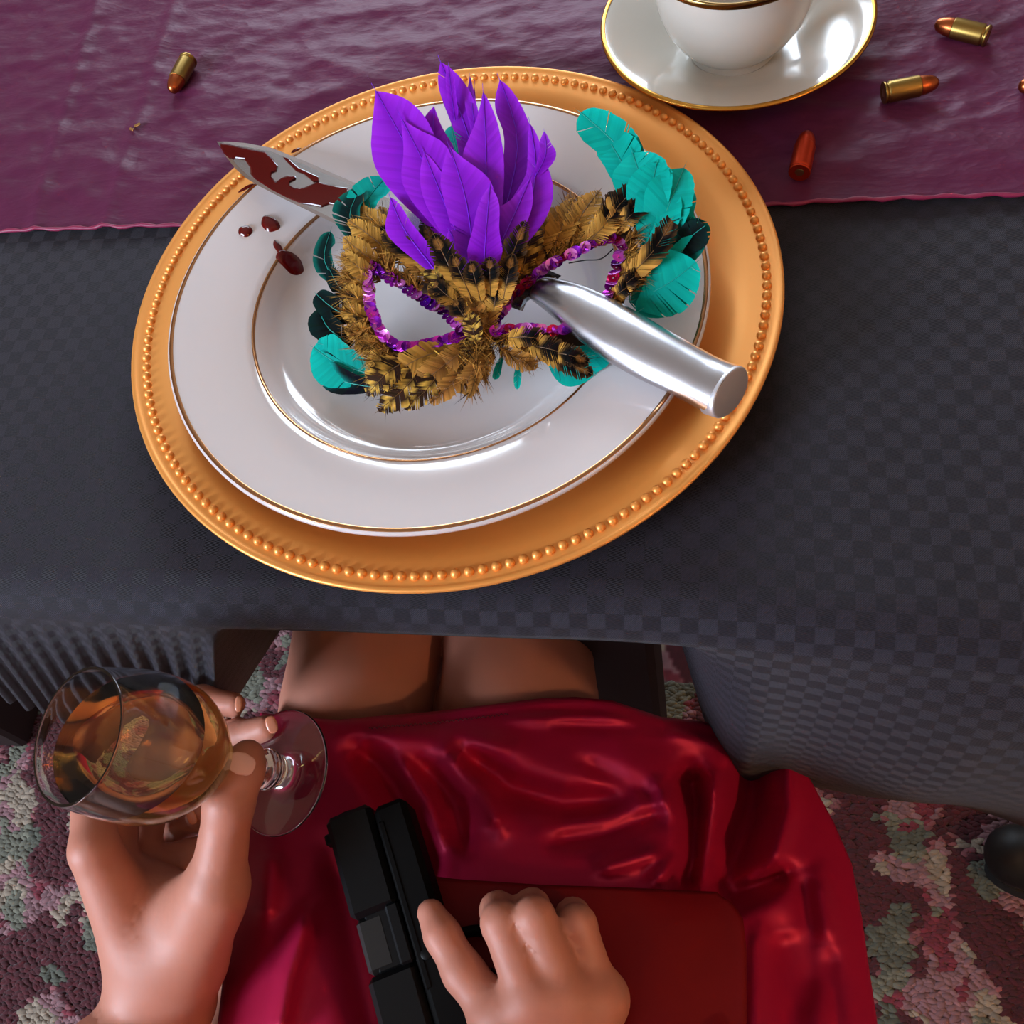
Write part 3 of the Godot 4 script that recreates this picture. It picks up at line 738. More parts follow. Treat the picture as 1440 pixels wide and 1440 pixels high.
	# --- pheasant and partridge plumage over the felt: base, tip, width in px, kind
	var rows := [
		[575, 350, 512, 300, 17, 0], [560, 365, 500, 318, 16, 0], [545, 378, 492, 340, 16, 0], [535, 396, 488, 362, 15, 0], [528, 412, 486, 388, 15, 0], [524, 432, 486, 412, 15, 0], [526, 452, 486, 438, 15, 0], [534, 474, 492, 462, 16, 0], [546, 492, 505, 488, 16, 0], [556, 500, 520, 508, 16, 0],
		[605, 392, 545, 330, 17, 1], [590, 375, 540, 305, 16, 0], [622, 404, 575, 345, 17, 0], [575, 372, 520, 328, 15, 0], [640, 420, 595, 372, 16, 3], [610, 400, 560, 352, 17, 2], [650, 432, 610, 396, 14, 1],
		[655, 412, 604, 322, 19, 1], [668, 424, 640, 368, 14, 1], [682, 432, 662, 366, 14, 1], [692, 428, 688, 368, 13, 1], [702, 432, 724, 338, 16, 1], [704, 418, 740, 300, 15, 1], [678, 452, 648, 398, 16, 2], [692, 456, 704, 396, 15, 1], [682, 474, 668, 416, 15, 2], [664, 462, 640, 424, 13, 1], [690, 480, 690, 430, 14, 2], [672, 490, 660, 445, 13, 3],
		[716, 412, 758, 338, 21, 0], [742, 392, 786, 306, 22, 0], [772, 374, 812, 292, 21, 0], [798, 358, 838, 282, 20, 0], [730, 404, 752, 325, 17, 3], [786, 366, 800, 284, 13, 2], [820, 346, 872, 272, 18, 1], [838, 338, 902, 266, 18, 1], [858, 332, 906, 284, 15, 1], [846, 346, 884, 288, 15, 2], [812, 352, 862, 290, 18, 0],
		[868, 404, 938, 312, 17, 1], [866, 418, 922, 352, 15, 0], [860, 420, 902, 386, 12, 1], [862, 412, 908, 360, 13, 0], [856, 426, 890, 402, 13, 1],
		[700, 478, 764, 482, 15, 1], [722, 482, 796, 500, 18, 1], [742, 490, 820, 522, 16, 1], [702, 490, 748, 512, 14, 2], [758, 496, 818, 508, 14, 1],
		[684, 482, 648, 540, 16, 2], [672, 482, 622, 522, 18, 2], [692, 492, 680, 528, 12, 2], [655, 484, 592, 535, 20, 2], [640, 488, 560, 528, 20, 0], [612, 490, 543, 564, 22, 3], [592, 496, 528, 548, 20, 3], [634, 494, 578, 562, 17, 3], [562, 498, 522, 528, 15, 0], [676, 508, 662, 552, 8, 2], [660, 500, 612, 556, 16, 2], [575, 494, 535, 530, 16, 0]]
	for eye in [left, right]:      # a short row right behind the sequins
		var n: int = eye.size(); var c := Vector2.ZERO
		for q in eye: c += Vector2(q[0], q[1]) / n
		for k in 30:
			var q := poly_at(eye + [eye[0]], (k + 0.5) / 30.0)
			if eye == right and q.y > 415 and q.x > 770: continue
			var d := (q - c).normalized().rotated(rng.randf_range(-0.5, 0.5))
			rows.append([q.x + d.x * 7, q.y + d.y * 7, q.x + d.x * rng.randf_range(26, 40), q.y + d.y * rng.randf_range(22, 36), rng.randf_range(9, 13), [0, 1, 2, 1, 2, 3][rng.randi() % 6], true])
	for f in rows:
		var b := Vector2(f[0], f[1]); var e := Vector2(f[2], f[3])
		e = b + (e - b) * 1.28
		var mid := b.lerp(e, 0.5) + (e - b).orthogonal() * rng.randf_range(-0.08, 0.08)
		var lift: float = rng.randf_range(0.0015, 0.005) + (0.003 if f[5] == 1 or f[5] == 3 else 0.0)
		if f.size() > 6: lift = rng.randf_range(0.0, 0.002)
		feather(t, [MP(b.x, b.y, 0.0012), MP(mid.x, mid.y, 0.0025 + lift), MP(e.x, e.y, lift * 0.6)], f[4] * 0.00034, vm, [amber, pheas, ginger, barred][f[5]], 36, 1.2, 0.45, 0.12, Color(0.40, 0.28, 0.14), 0.08, 0.12, 0.75, 0.35)
	# loose down between them: fine hairs, too many to count
	g = Geo.new()
	for f in rows:
		for k in 60:
			var q := rng.randf()
			var b := Vector2(f[0], f[1]).lerp(Vector2(f[2], f[3]), q)
			var d := (Vector2(f[2], f[3]) - Vector2(f[0], f[1])).normalized().rotated(rng.randf_range(-0.9, 0.9)) * rng.randf_range(12, 34)
			var p0 := MP(b.x, b.y, rng.randf_range(0.001, 0.006)); var p2 := MP(b.x + d.x, b.y + d.y, rng.randf_range(0.0, 0.008))
			var sd := (p2 - p0).cross(Vector3.UP).normalized() * rng.randf_range(0.0002, 0.0004)
			var c: Color = [amber, ginger, ginger, barred][f[5]].call(rng.randf(), rng.randf()) * [0.25, 0.7, 1.1, 1.6][rng.randi() % 4]
			g.tri(p0 - sd, p0 + sd, p2, c)
	var down := part("down", g.mesh(), vm, t); down.set_meta("kind", "stuff")
	# --- the purple plume
	for f in [
		[[652, 350, 4], [588, 235, 16], [516, 106, 30], 31, 0.9], [[648, 348, 5], [606, 250, 16], [556, 150, 27], 23, 0.8], [[610, 378, 4], [568, 322, 9], [545, 268, 14], 14, 0.6], [[648, 345, 4], [612, 230, 14], [611, 133, 28], 21, 0.6],
		[[690, 300, 10], [655, 180, 20], [612, 68, 34], 17, 0.75], [[668, 380, 6], [655, 280, 16], [626, 190, 24], 24, 0.55], [[676, 372, 6], [684, 240, 18], [678, 106, 30], 23, 0.5], [[676, 340, 4], [664, 210, 14], [668, 104, 26], 12, 0.5],
		[[704, 320, 5], [728, 200, 16], [696, 95, 28], 19, 0.75], [[694, 376, 6], [752, 262, 14], [742, 156, 24], 17, 0.6], [[684, 380, 7], [716, 318, 12], [752, 236, 18], 20, 0.55], [[664, 388, 7], [646, 350, 8], [628, 318, 12], 11, 0.6],
		[[706, 340, 5], [742, 312, 7], [778, 286, 9], 8, 0.6], [[680, 385, 8], [684, 320, 16], [690, 250, 20], 18, 0.55], [[655, 360, 4], [625, 285, 13], [590, 200, 22], 20, 0.65], [[640, 170, 22], [634, 125, 30], [630, 84, 34], 6, 0.6], [[672, 210, 18], [664, 150, 24], [660, 98, 27], 6, 0.6], [[752, 250, 15], [768, 215, 19], [764, 178, 21], 8, 0.7]]:
		var c := []
		for q in f.slice(0, 3): c.append(P(q[0], q[1], 0.803 + q[2] * 0.001))
		feather(t, c, f[3] * 0.00047, vm, purple, 48, f[4] + 0.22, 0.02, 0.10, Color(0.46, 0.10, 0.84), 0.24, 0.05, 1.0, 0.09)
	# --- a few pheasant feathers stand in front of the plume's foot
	for f in [[648, 408, 606, 322, 17], [702, 408, 742, 302, 15], [662, 418, 634, 352, 14], [690, 420, 688, 356, 13], [676, 424, 660, 362, 13], [706, 430, 722, 350, 13]]:
		var b := Vector2(f[0], f[1]); var e := Vector2(f[2], f[3]); var mid := b.lerp(e, 0.5)
		feather(t, [MP(b.x, b.y, 0.008), MP(mid.x, mid.y, 0.017), MP(e.x, e.y, 0.019)], f[4] * 0.00036, vm, pheas, 36, 1.2, 0.35, 0.12, Color(0.40, 0.28, 0.14), 0.08, 0.12, 0.7, 0.25)
	# --- sequins overlapping round the eyes
	var seqm := mat(Color(0.76, 0.20, 0.78), 0.24, 0.85); var seqd := mat(Color(0.52, 0.10, 0.72), 0.2, 0.85); var seql := mat(Color(0.93, 0.52, 0.92), 0.22, 0.7); var seqr := mat(Color(0.80, 0.12, 0.36), 0.25, 0.8)
	g = Geo.new()
	g.lathe([Vector2(0.00055, 0.00005), Vector2(0.0016, 0.0), Vector2(0.0030, 0.0006), Vector2(0.00305, 0.00070), Vector2(0.0016, 0.0001), Vector2(0.00055, 0.00014)], 16)
	var sq := g.mesh()
	for eye in [left, right]:
		var n: int = eye.size()
		var carry := 0.0
		for i in n:
			var a := Vector2(eye[i][0], eye[i][1]); var b := Vector2(eye[(i + 1) % n][0], eye[(i + 1) % n][1])
			var L := a.distance_to(b)
			while carry < L:
				var q := a.lerp(b, carry / L)
				var dw := MP(b.x, b.y) - MP(a.x, a.y)
				var ax := dw.normalized()
				var o := part("sequin", sq, [seqm, seqd, seqm, seqr, seql][rng.randi() % 5] if eye == right else [seqm, seqd, seqm, seql][rng.randi() % 4], t)
				var bs := Basis(ax, rng.randf_range(-0.5, 0.5)) * Basis(ax.cross(Vector3.UP).normalized(), 0.22 + rng.randf_range(-0.2, 0.2))
				o.transform = Transform3D(bs, MP(q.x, q.y, 0.0052) - t.position)
				carry += 7.5
			carry -= L
	# --- the black thread tied at the eye corner
	g = Geo.new(); g.tube(smooth([MP(862, 350, 0.002), MP(845, 364, 0.003), MP(822, 366, 0.001), MP(800, 370, 0.0)], 6), filled(19, 0.0003), 6)
	part("thread", g.mesh(), mat(Color(0.05, 0.04, 0.05), 0.7), t)

func filled(n: int, v: Variant) -> Array:
	var a := []; a.resize(n); a.fill(v); return a

# ---------------------------------------------------------------- blood on the plate
func plate_y(x: float, z: float) -> float:
	var r := Vector2(x - PC.x, z - PC.z).length(); var y := 0.7535
	var pr := [[0.0, 0.0062], [0.060, 0.0064], [0.075, 0.0072], [0.082, 0.0092], [0.0865, 0.0128], [0.09, 0.0176], [0.0925, 0.0198], [0.0965, 0.0212], [0.11, 0.024], [0.1315, 0.0274], [0.2, 0.0274]]
	for i in pr.size() - 1:
		if r <= pr[i + 1][0]: return y + lerpf(pr[i][1], pr[i + 1][1], (r - pr[i][0]) / (pr[i + 1][0] - pr[i][0]))
	return y
func blood():
	var bl := mat(Color(0.34, 0.015, 0.012), 0.08); bl.metallic_specular = 0.45
	for d in [[345, 325, 11, 9, 0.0, "small round blood drop on the plate rim, leftmost of the drops"], [380, 315, 16, 11, 0.5, "oval blood drop on the plate rim just under the knife blade"], [415, 383, 17, 13, 0.15, "largest blood drop, lowest on the plate, left of the mask"], [396, 357, 15, 5, 0.85, "short narrow blood streak above the largest drop on the plate"], [346, 264, 13, 3, -0.6, "thin smear of blood at the plate edge under the knife tip"], [416, 211, 8, 3, -0.5, "tiny blood spot on the plate edge above the knife blade"]]:
		var c := P(d[0], d[1], 0.777)
		c.y = plate_y(c.x, c.z)
		c = P(d[0], d[1], c.y)
		var g := Geo.new(); var pts := PackedVector3Array()
		var ph := rng.randf() * 6.0
		var sc := 0.00036
		for j in 7:
			var q := j / 6.0
			for i in 33:
				var a := TAU * i / 32
				var wob := 1.0 + 0.05 * sin(3 * a + ph) + 0.03 * sin(5 * a - ph)
				var e := Vector2(cos(a) * d[2], sin(a) * d[3]).rotated(d[4]) * wob * (1.0 - q) * sc
				var x := c.x + e.x; var z := c.z + e.y * 1.12
				var hh: float = minf(d[3] * 0.0002, 0.0021)
				pts.append(Vector3(x, plate_y(x, z) - 0.0002 + hh * sqrt(maxf(0.0, 1.0 - pow(1.0 - q, 3))), z))
		g.grid(pts, 33, 7, true, true)
		var o := MeshInstance3D.new(); o.name = num("blood_drop"); o.mesh = g.mesh(); o.material_override = bl; add_child(o)
		tag(o, d[5], "blood drop", "blood drops on the plate")

# ---------------------------------------------------------------- cartridges
func cartridges():
	var brass := mat(Color(0.60, 0.49, 0.26), 0.33, 1.0); var copper := mat(Color(0.68, 0.36, 0.20), 0.3, 1.0)
	var red := mat(Color(0.80, 0.26, 0.14), 0.35, 0.9); var prim := mat(Color(0.75, 0.66, 0.42), 0.3, 1.0)
	for d in [[266, 82, 240, 130, 0, "brass cartridge with copper tip, alone on the runner left of the plate"], [1386, 50, 1318, 34, 0, "brass cartridge nearest the top right corner, pointing left"], [1246, 130, 1316, 116, 0, "brass cartridge right of the saucer, pointing right"], [1124, 243, 1136, 187, 1, "reddish copper cartridge right of the charger, near the runner hem"], [1466, 118, 1432, 122, 0, "brass cartridge cut off by the right edge, only its tip in view"]]:
		var h := 0.7592
		var a := P(d[0], d[1], h); var b := P(d[2], d[3], h)
		var dir := (b - a).normalized()
		var L := 0.0290
		var c := (a + b) / 2
		if d[0] > 1440: c = b - dir * L / 2
		var side := dir.cross(Vector3.UP).normalized()
		var xf := Transform3D(Basis(side * 1.14, dir, side.cross(dir) * 1.14), c - dir * L / 2)
		var t := thing("pistol_cartridge", d[5], "cartridge", c - Vector3(0, 0.0056, 0), "cartridges scattered on the runner")
		var g := Geo.new()
		g.lathe([Vector2(0, 0.0004), Vector2(0.0022, 0.0004), Vector2(0.0023, 0), Vector2(0.0046, 0), Vector2(0.0049, 0.0003), Vector2(0.0049, 0.0012), Vector2(0.0046, 0.0014), Vector2(0.0042, 0.0018), Vector2(0.0042, 0.0024), Vector2(0.0049, 0.0032), Vector2(0.00485, 0.0185), Vector2(0.0046, 0.019), Vector2(0, 0.019)], 32, xf)
		part("case", g.mesh(), red if d[4] == 1 else brass, t)
		g = Geo.new(); g.lathe([Vector2(0.0044, 0.0186), Vector2(0.0044, 0.0205), Vector2(0.0042, 0.0225), Vector2(0.0036, 0.0252), Vector2(0.0027, 0.0275), Vector2(0.0015, 0.0287), Vector2(0, 0.029)], 32, xf)
		part("bullet", g.mesh(), red if d[4] == 1 else copper, t, "rounded copper bullet")
		g = Geo.new(); g.lathe([Vector2(0.0021, 0.0005), Vector2(0.0019, 0.0001), Vector2(0, 0.0001)], 20, Transform3D(xf.basis, xf.origin))
		part("primer", g.mesh(), prim, t)

# ---------------------------------------------------------------- the glass
func glass():
	var foot := Q(397, 1086, 0.54); var rim := Q(108, 1034, 0.447)
	var ax := (rim - foot).normalized(); var L := foot.distance_to(rim)
	var sx := ax.cross(Vector3(0, 0, 1)).normalized()
	var xf := Transform3D(Basis(sx, ax, sx.cross(ax)), foot)
	var gm := mat(Color(1, 1, 1, 0.0), 0.0); gm.refraction_enabled = true; gm.refraction_scale = 0.05; gm.transparency = BaseMaterial3D.TRANSPARENCY_ALPHA
	var t := thing("wine_glass", "stemmed glass of amber wine tilted in the left hand", "wine glass", foot)
	var outer := [Vector2(0.0292, 0.1212), Vector2(0.0297, 0.1208), Vector2(0.0303, 0.117), Vector2(0.0320, 0.108), Vector2(0.0335, 0.098), Vector2(0.0342, 0.088), Vector2(0.0335, 0.078), Vector2(0.0306, 0.068), Vector2(0.0245, 0.0580), Vector2(0.0170, 0.0495), Vector2(0.0105, 0.0425), Vector2(0.0066, 0.0365)]
	var inner := []
	for p in outer: inner.append(Vector2(maxf(p.x - 0.0011, 0.0012), p.y + (0.0 if p.y > 0.075 else 0.0011)))
	inner[0] = Vector2(0.0286, 0.1212); inner[1] = Vector2(0.0284, 0.1208)
	# one closed skin: foot, knobbed stem, bowl outside, bowl inside
	var pr := [Vector2(0, 0.0), Vector2(0.010, 0.0), Vector2(0.020, 0.0), Vector2(0.028, 0.0), Vector2(0.0308, 0.0), Vector2(0.0316, 0.0002), Vector2(0.0320, 0.0006), Vector2(0.0320, 0.0011), Vector2(0.0316, 0.0015), Vector2(0.0308, 0.0017), Vector2(0.026, 0.0020), Vector2(0.020, 0.0025), Vector2(0.014, 0.0033), Vector2(0.0090, 0.0044), Vector2(0.0074, 0.0056), Vector2(0.0092, 0.0076), Vector2(0.0106, 0.0112), Vector2(0.0096, 0.0150), Vector2(0.0068, 0.0180), Vector2(0.0050, 0.0215), Vector2(0.0046, 0.0260), Vector2(0.0050, 0.0310)]
	var up := outer.duplicate(); up.reverse()
	pr.append_array(up)
	pr.append_array(inner.slice(0, inner.size()))
	pr.append(Vector2(0.0022, 0.0355)); pr.append(Vector2(0, 0.0350))
	var g := Geo.new(); g.lathe(pr.slice(0, 14) + smooth(pr.slice(14, 34), 3) + smooth(pr.slice(34), 3), 96, xf)
	part("glass", g.mesh(), gm, t)
	# the wine, its surface level
	var wine := mat(Color(0.95, 0.76, 0.46, 0.0), 0.0); wine.refraction_enabled = true; wine.refraction_scale = 0.033; wine.transparency = BaseMaterial3D.TRANSPARENCY_ALPHA
	var ip := [Vector2(0.0001, 0.0351), Vector2(0.0022, 0.0356)]
	var inn := inner.duplicate(); inn.reverse(); ip.append_array(inn)
	ip = smooth(ip, 4)
	var level: float = (xf * Vector3(0, 0.0965, 0)).y
	var seg := 72; var nr := 40
	var pts := PackedVector3Array()
	var ends := []
	for i in seg + 1:
		var a := TAU * i / seg
		var last := 0.0
		for k in ip.size() - 1:
			var q0: Vector3 = xf * Vector3(ip[k].x * cos(a), ip[k].y, ip[k].x * sin(a)); var q1: Vector3 = xf * Vector3(ip[k + 1].x * cos(a), ip[k + 1].y, ip[k + 1].x * sin(a))
			if q0.y < level and q1.y >= level: last = k + (level - q0.y) / (q1.y - q0.y)
		ends.append(last)
	for j in nr:
		for i in seg + 1:
			var a := TAU * i / seg
			var s: float = ends[i] * j / (nr - 1.0)
			var k := mini(int(s), ip.size() - 2); var p: Vector2 = ip[k].lerp(ip[k + 1], s - k)
			pts.append(xf * Vector3((p.x + 0.00008) * cos(a), p.y - 0.00005, (p.x + 0.00008) * sin(a)))
	var mid := Vector3.ZERO
	for i in seg: mid += pts[(nr - 1) * (seg + 1) + i] / seg
	g = Geo.new(); g.grid(pts, seg + 1, nr, true, true)
	var cap := PackedVector3Array()
	for j in 6:
		for i in seg + 1: cap.append(pts[(nr - 1) * (seg + 1) + i].lerp(mid, j / 5.0))
	g.grid(cap, seg + 1, 6, true, true)
	part("wine", g.mesh(), wine, t, "amber wine")

# ---------------------------------------------------------------- the woman at the table
func person():
	var skin := mat(Color(0.68, 0.44, 0.36), 0.55)
	skin.subsurf_scatter_enabled = true; skin.subsurf_scatter_strength = 0.08
	var pores := NoiseTexture2D.new(); pores.width = 512; pores.height = 512; pores.seamless = true; pores.noise = noise(0.03, 17, 4)
	pores.as_normal_map = true; pores.bump_strength = 2.0; skin.normal_enabled = true; skin.normal_texture = pores; skin.normal_scale = 0.16; skin.uv1_triplanar = true; skin.uv1_scale = Vector3.ONE * 22.0
	var t := thing("person", "seated person in a crimson satin dress, holding a glass and a pistol", "person", Vector3(0.03, 0.0, 0.45))
	var g := Geo.new()
	var b := Flesh.new(0.012)
	# legs under the table, hips, trunk, head behind the viewpoint
	for s in [[Vector3(-0.087, 0.505, 0.56), Vector3(-0.1045, 0.4935, 0.02), Vector3(-0.10, 0.10, 0.03)], [Vector3(0.083, 0.505, 0.56), Vector3(-0.008, 0.4935, 0.01), Vector3(0.02, 0.10, 0.02)]]:
		b.chain([[s[0], 0.085], [s[0].lerp(s[1], 0.6), 0.0525], [s[0].lerp(s[1], 0.8), 0.0515], [s[1].lerp(s[0], 0.12), 0.0510], [s[1], 0.0505]], 0.012 if s[0].x < 0 else 0.003)
		b.chain([[s[1] - Vector3(0, 0.01, 0), 0.048], [s[1].lerp(s[2], 0.3), 0.046], [s[2], 0.032]], 0.012)
		b.chain([[s[2] - Vector3(0, 0.03, 0), 0.034], [s[2] + Vector3(0, -0.062, -0.07), 0.028], [s[2] + Vector3(0, -0.068, -0.13), 0.022]], 0.02)
	b.chain([[Vector3(0.04, 0.57, 0.60), 0.125], [Vector3(0.04, 0.76, 0.62), 0.105], [Vector3(0.04, 0.94, 0.63), 0.115]], 0.06)
	b.bone(Vector3(-0.02, 0.56, 0.60), 0.11, Vector3(0.10, 0.56, 0.60), 0.11, 0.05)
	b.bone(Vector3(-0.10, 1.02, 0.63), 0.062, Vector3(0.18, 1.02, 0.63), 0.062, 0.05)
	b.bone(Vector3(0.04, 1.02, 0.625), 0.055, Vector3(0.04, 1.13, 0.61), 0.05, 0.03)
	b.chain([[Vector3(0.045, 1.19, 0.585), 0.075], [Vector3(0.045, 1.26, 0.60), 0.095]], 0.03)
	b.bone(Vector3(0.05, 1.215, 0.50), 0.012, Vector3(0.05, 1.245, 0.505), 0.008, 0.02)
	var lw := Q(232, 1408, 0.553); var rw := Q(800, 1545, 0.505)
	b.chain([[Vector3(-0.13, 1.01, 0.63), 0.05], [Vector3(-0.225, 0.66, 0.53), 0.038], [Vector3(-0.215, 0.63, 0.48), 0.037], [lw.lerp(Vector3(-0.22, 0.62, 0.49), 0.3), 0.031], [lw, 0.0235]], 0.02)
	b.chain([[Vector3(0.21, 1.01, 0.63), 0.05], [Vector3(0.20, 0.72, 0.60), 0.038], [rw.lerp(Vector3(0.20, 0.70, 0.60), 0.4), 0.031], [rw, 0.024]], 0.02)
	b.build(g)
	# left hand, thumb towards the eye, fingers round the stem behind the bowl
	var h := Flesh.new(0.0026)
	h.bone(lw.lerp(Vector3(-0.22, 0.62, 0.49), 0.2), 0.029, lw, 0.0245, 0.01)
	h.bone(lw, 0.0235, Q(232, 1335, 0.545), 0.023, 0.012)
	var imc := Q(133, 1196, 0.525); var mmc := Q(160, 1210, 0.552); var rmc := Q(190, 1225, 0.575); var pmc := Q(222, 1240, 0.592)
	h.bone(Q(215, 1360, 0.545), 0.021, imc, 0.0125, 0.014); h.bone(Q(222, 1360, 0.555), 0.021, mmc, 0.0125, 0.014)
	h.bone(Q(232, 1360, 0.565), 0.019, rmc, 0.012, 0.014); h.bone(Q(245, 1365, 0.57), 0.017, pmc, 0.011, 0.014)
	h.bone(Q(215, 1270, 0.555), 0.018, Q(262, 1300, 0.55), 0.017, 0.014)
	h.chain([[imc, 0.0118], [Q(128, 1085, 0.548), 0.0098], [Q(205, 1000, 0.577), 0.0088], [Q(285, 984, 0.572), 0.0078], [Q(330, 990, 0.566), 0.0062]], 0.004)
	h.chain([[mmc, 0.0118], [Q(175, 1085, 0.585), 0.0098], [Q(250, 1032, 0.590), 0.0090], [Q(335, 1036, 0.562), 0.0084], [Q(374, 1024, 0.552), 0.0070]], 0.004)
	h.bone(Q(200, 1230, 0.585), 0.013, Q(285, 1205, 0.588), 0.012, 0.012)
	h.chain([[rmc, 0.0112], [Q(215, 1125, 0.606), 0.0094], [Q(285, 1090, 0.603), 0.0084], [Q(330, 1085, 0.583), 0.0074]], 0.004)
	h.chain([[pmc, 0.0102], [Q(240, 1175, 0.615), 0.0082], [Q(280, 1150, 0.600), 0.0072], [Q(285, 1140, 0.584), 0.0062]], 0.004)
	h.bone(Q(262, 1350, 0.54), 0.0205, Q(305, 1245, 0.513), 0.0150, 0.016)
	h.bone(Q(240, 1270, 0.548), 0.010, Q(300, 1250, 0.525), 0.010, 0.02)
	h.chain([[Q(305, 1245, 0.513), 0.0138], [Q(322, 1130, 0.503), 0.0112], [Q(341, 1082, 0.507), 0.0100], [Q(349, 1062, 0.512), 0.0078]], 0.006)
	h.build(g)
	# right hand over the pistol grip: forefinger along the frame, the others bent down round the grip
	h = Flesh.new(0.0026)
	h.bone(rw, 0.025, Q(775, 1470, 0.495), 0.022, 0.012)
	var k1 := Q(703, 1432, 0.488); var k2 := Q(748, 1408, 0.480); var k3 := Q(797, 1402, 0.483); var k4 := Q(842, 1405, 0.492)
	for k in [k1, k2, k3, k4]: h.bone(Q(775, 1500, 0.500), 0.020, k, 0.0122, 0.015)
	h.bone(k1, 0.012, k4, 0.0115, 0.012)
	h.chain([[k1, 0.0118], [Q(652, 1368, 0.499), 0.0098], [Q(622, 1315, 0.508), 0.0086], [Q(606, 1284, 0.515), 0.0070]], 0.004)
	h.chain([[k2, 0.0112], [Q(705, 1298, 0.492), 0.0094], [Q(700, 1280, 0.512), 0.0086], [Q(712, 1300, 0.545), 0.0075]], 0.0035)
	h.chain([[k3, 0.0112], [Q(752, 1290, 0.489), 0.0092], [Q(748, 1276, 0.510), 0.0086], [Q(758, 1300, 0.545), 0.0075]], 0.0035)
	h.chain([[k4, 0.0106], [Q(812, 1300, 0.496), 0.0088], [Q(806, 1287, 0.514), 0.0080], [Q(806, 1310, 0.545), 0.0070]], 0.0035)
	h.chain([[Q(740, 1500, 0.515), 0.014], [Q(670, 1490, 0.535), 0.011], [Q(640, 1470, 0.545), 0.009]], 0.01)
	h.build(g)
	part("body", g.mesh(), skin, t)
	# nails
	var nm := mat(Color(0.84, 0.66, 0.62), 0.22); nm.clearcoat_enabled = true; nm.clearcoat = 0.6
	var nw := mat(Color(0.74, 0.47, 0.36), 0.25); nw.clearcoat_enabled = true; nw.clearcoat = 0.5
	for q in [[333, 1089, 0.4940, 346, 1059, 0.4990, 0.0066], [374, 1022, 0.5459, 390, 1016, 0.5470, 0.0046], [330, 990, 0.5605, 341, 990, 0.5612, 0.0042], [276, 1146, 0.5785, 263, 1152, 0.5785, 0.0042]]:
		var a := Q(q[0], q[1], q[2]); var e := Q(q[3], q[4], q[5])
		g = Geo.new(); var np := []; var nr := []
		for k in 13:
			var f := k / 12.0; var c := pow(maxf(1.0 - pow(absf(2 * f - 1), 3.0), 0.0), 0.5)
			np.append(a.lerp(e, f)); nr.append(Vector2(q[6] * maxf(c, 0.03), 0.0010 * maxf(c, 0.1)))
		g.tube(np, nr, 20, (EYE - a).normalized())
		part("fingernail", g.mesh(), nm if q[6] > 0.005 else nw, t)
	var hairm := mat(Color(0.10, 0.06, 0.04), 0.5)
	g = Geo.new(); var hb := Flesh.new(0.012)
	hb.chain([[Vector3(0.045, 1.28, 0.625), 0.10], [Vector3(0.045, 1.15, 0.69), 0.085], [Vector3(0.045, 0.98, 0.74), 0.06]], 0.03)
	hb.build(g); part("hair", g.mesh(), hairm, t)
	dress(t)

# --- the satin skirt, folds laid out on its own surface
var folds := [
	[[[505, 1048], [553, 1108], [588, 1175], [600, 1235]], -0.016, 20], [[[592, 1075], [640, 1130], [655, 1190]], -0.007, 13], [[[650, 1058], [715, 1108], [790, 1130], [875, 1125]], -0.015, 18], [[[820, 1072], [880, 1100], [932, 1122]], -0.005, 12],
	[[[968, 1085], [978, 1135], [975, 1200], [968, 1255]], -0.030, 20], [[[1058, 1065], [1055, 1130], [1035, 1200], [1010, 1262]], -0.032, 26], [[[1022, 1268], [1062, 1250], [1105, 1228]], -0.020, 14], [[[780, 1182], [850, 1172], [935, 1142]], -0.008, 13],
	[[[1126, 1230], [1136, 1300], [1142, 1400]], -0.006, 16], [[[1165, 1330], [1182, 1440], [1190, 1560]], -0.010, 15], [[[1095, 1310], [1112, 1400], [1105, 1560]], -0.014, 26], [[[470, 1200], [500, 1330], [530, 1470]], -0.010, 26],
	[[[560, 1068], [600, 1128], [620, 1185]], 0.008, 10], [[[628, 1060], [680, 1108], [702, 1165]], 0.010, 16], [[[1004, 1095], [993, 1180], [983, 1252]], 0.013, 11], [[[1110, 1060], [1108, 1140], [1085, 1215]], 0.008, 13], [[[925, 1108], [955, 1155], [956, 1205], [920, 1240]], 0.010, 13], [[[845, 1222], [925, 1198]], 0.007, 11], [[[1066, 1310], [1066, 1400], [1060, 1540]], 0.007, 11],
	[[[432, 1285], [405, 1370], [390, 1460]], 0.010, 15], [[[480, 1034], [600, 1040], [720, 1054]], 0.007, 20], [[[1150, 1230], [1170, 1340], [1195, 1480]], 0.006, 13], [[[380, 1200], [372, 1290]], 0.007, 16], [[[720, 1010], [860, 1012], [1000, 1045]], 0.003, 9], [[[780, 1018], [900, 1022], [940, 1030]], -0.003, 7]]
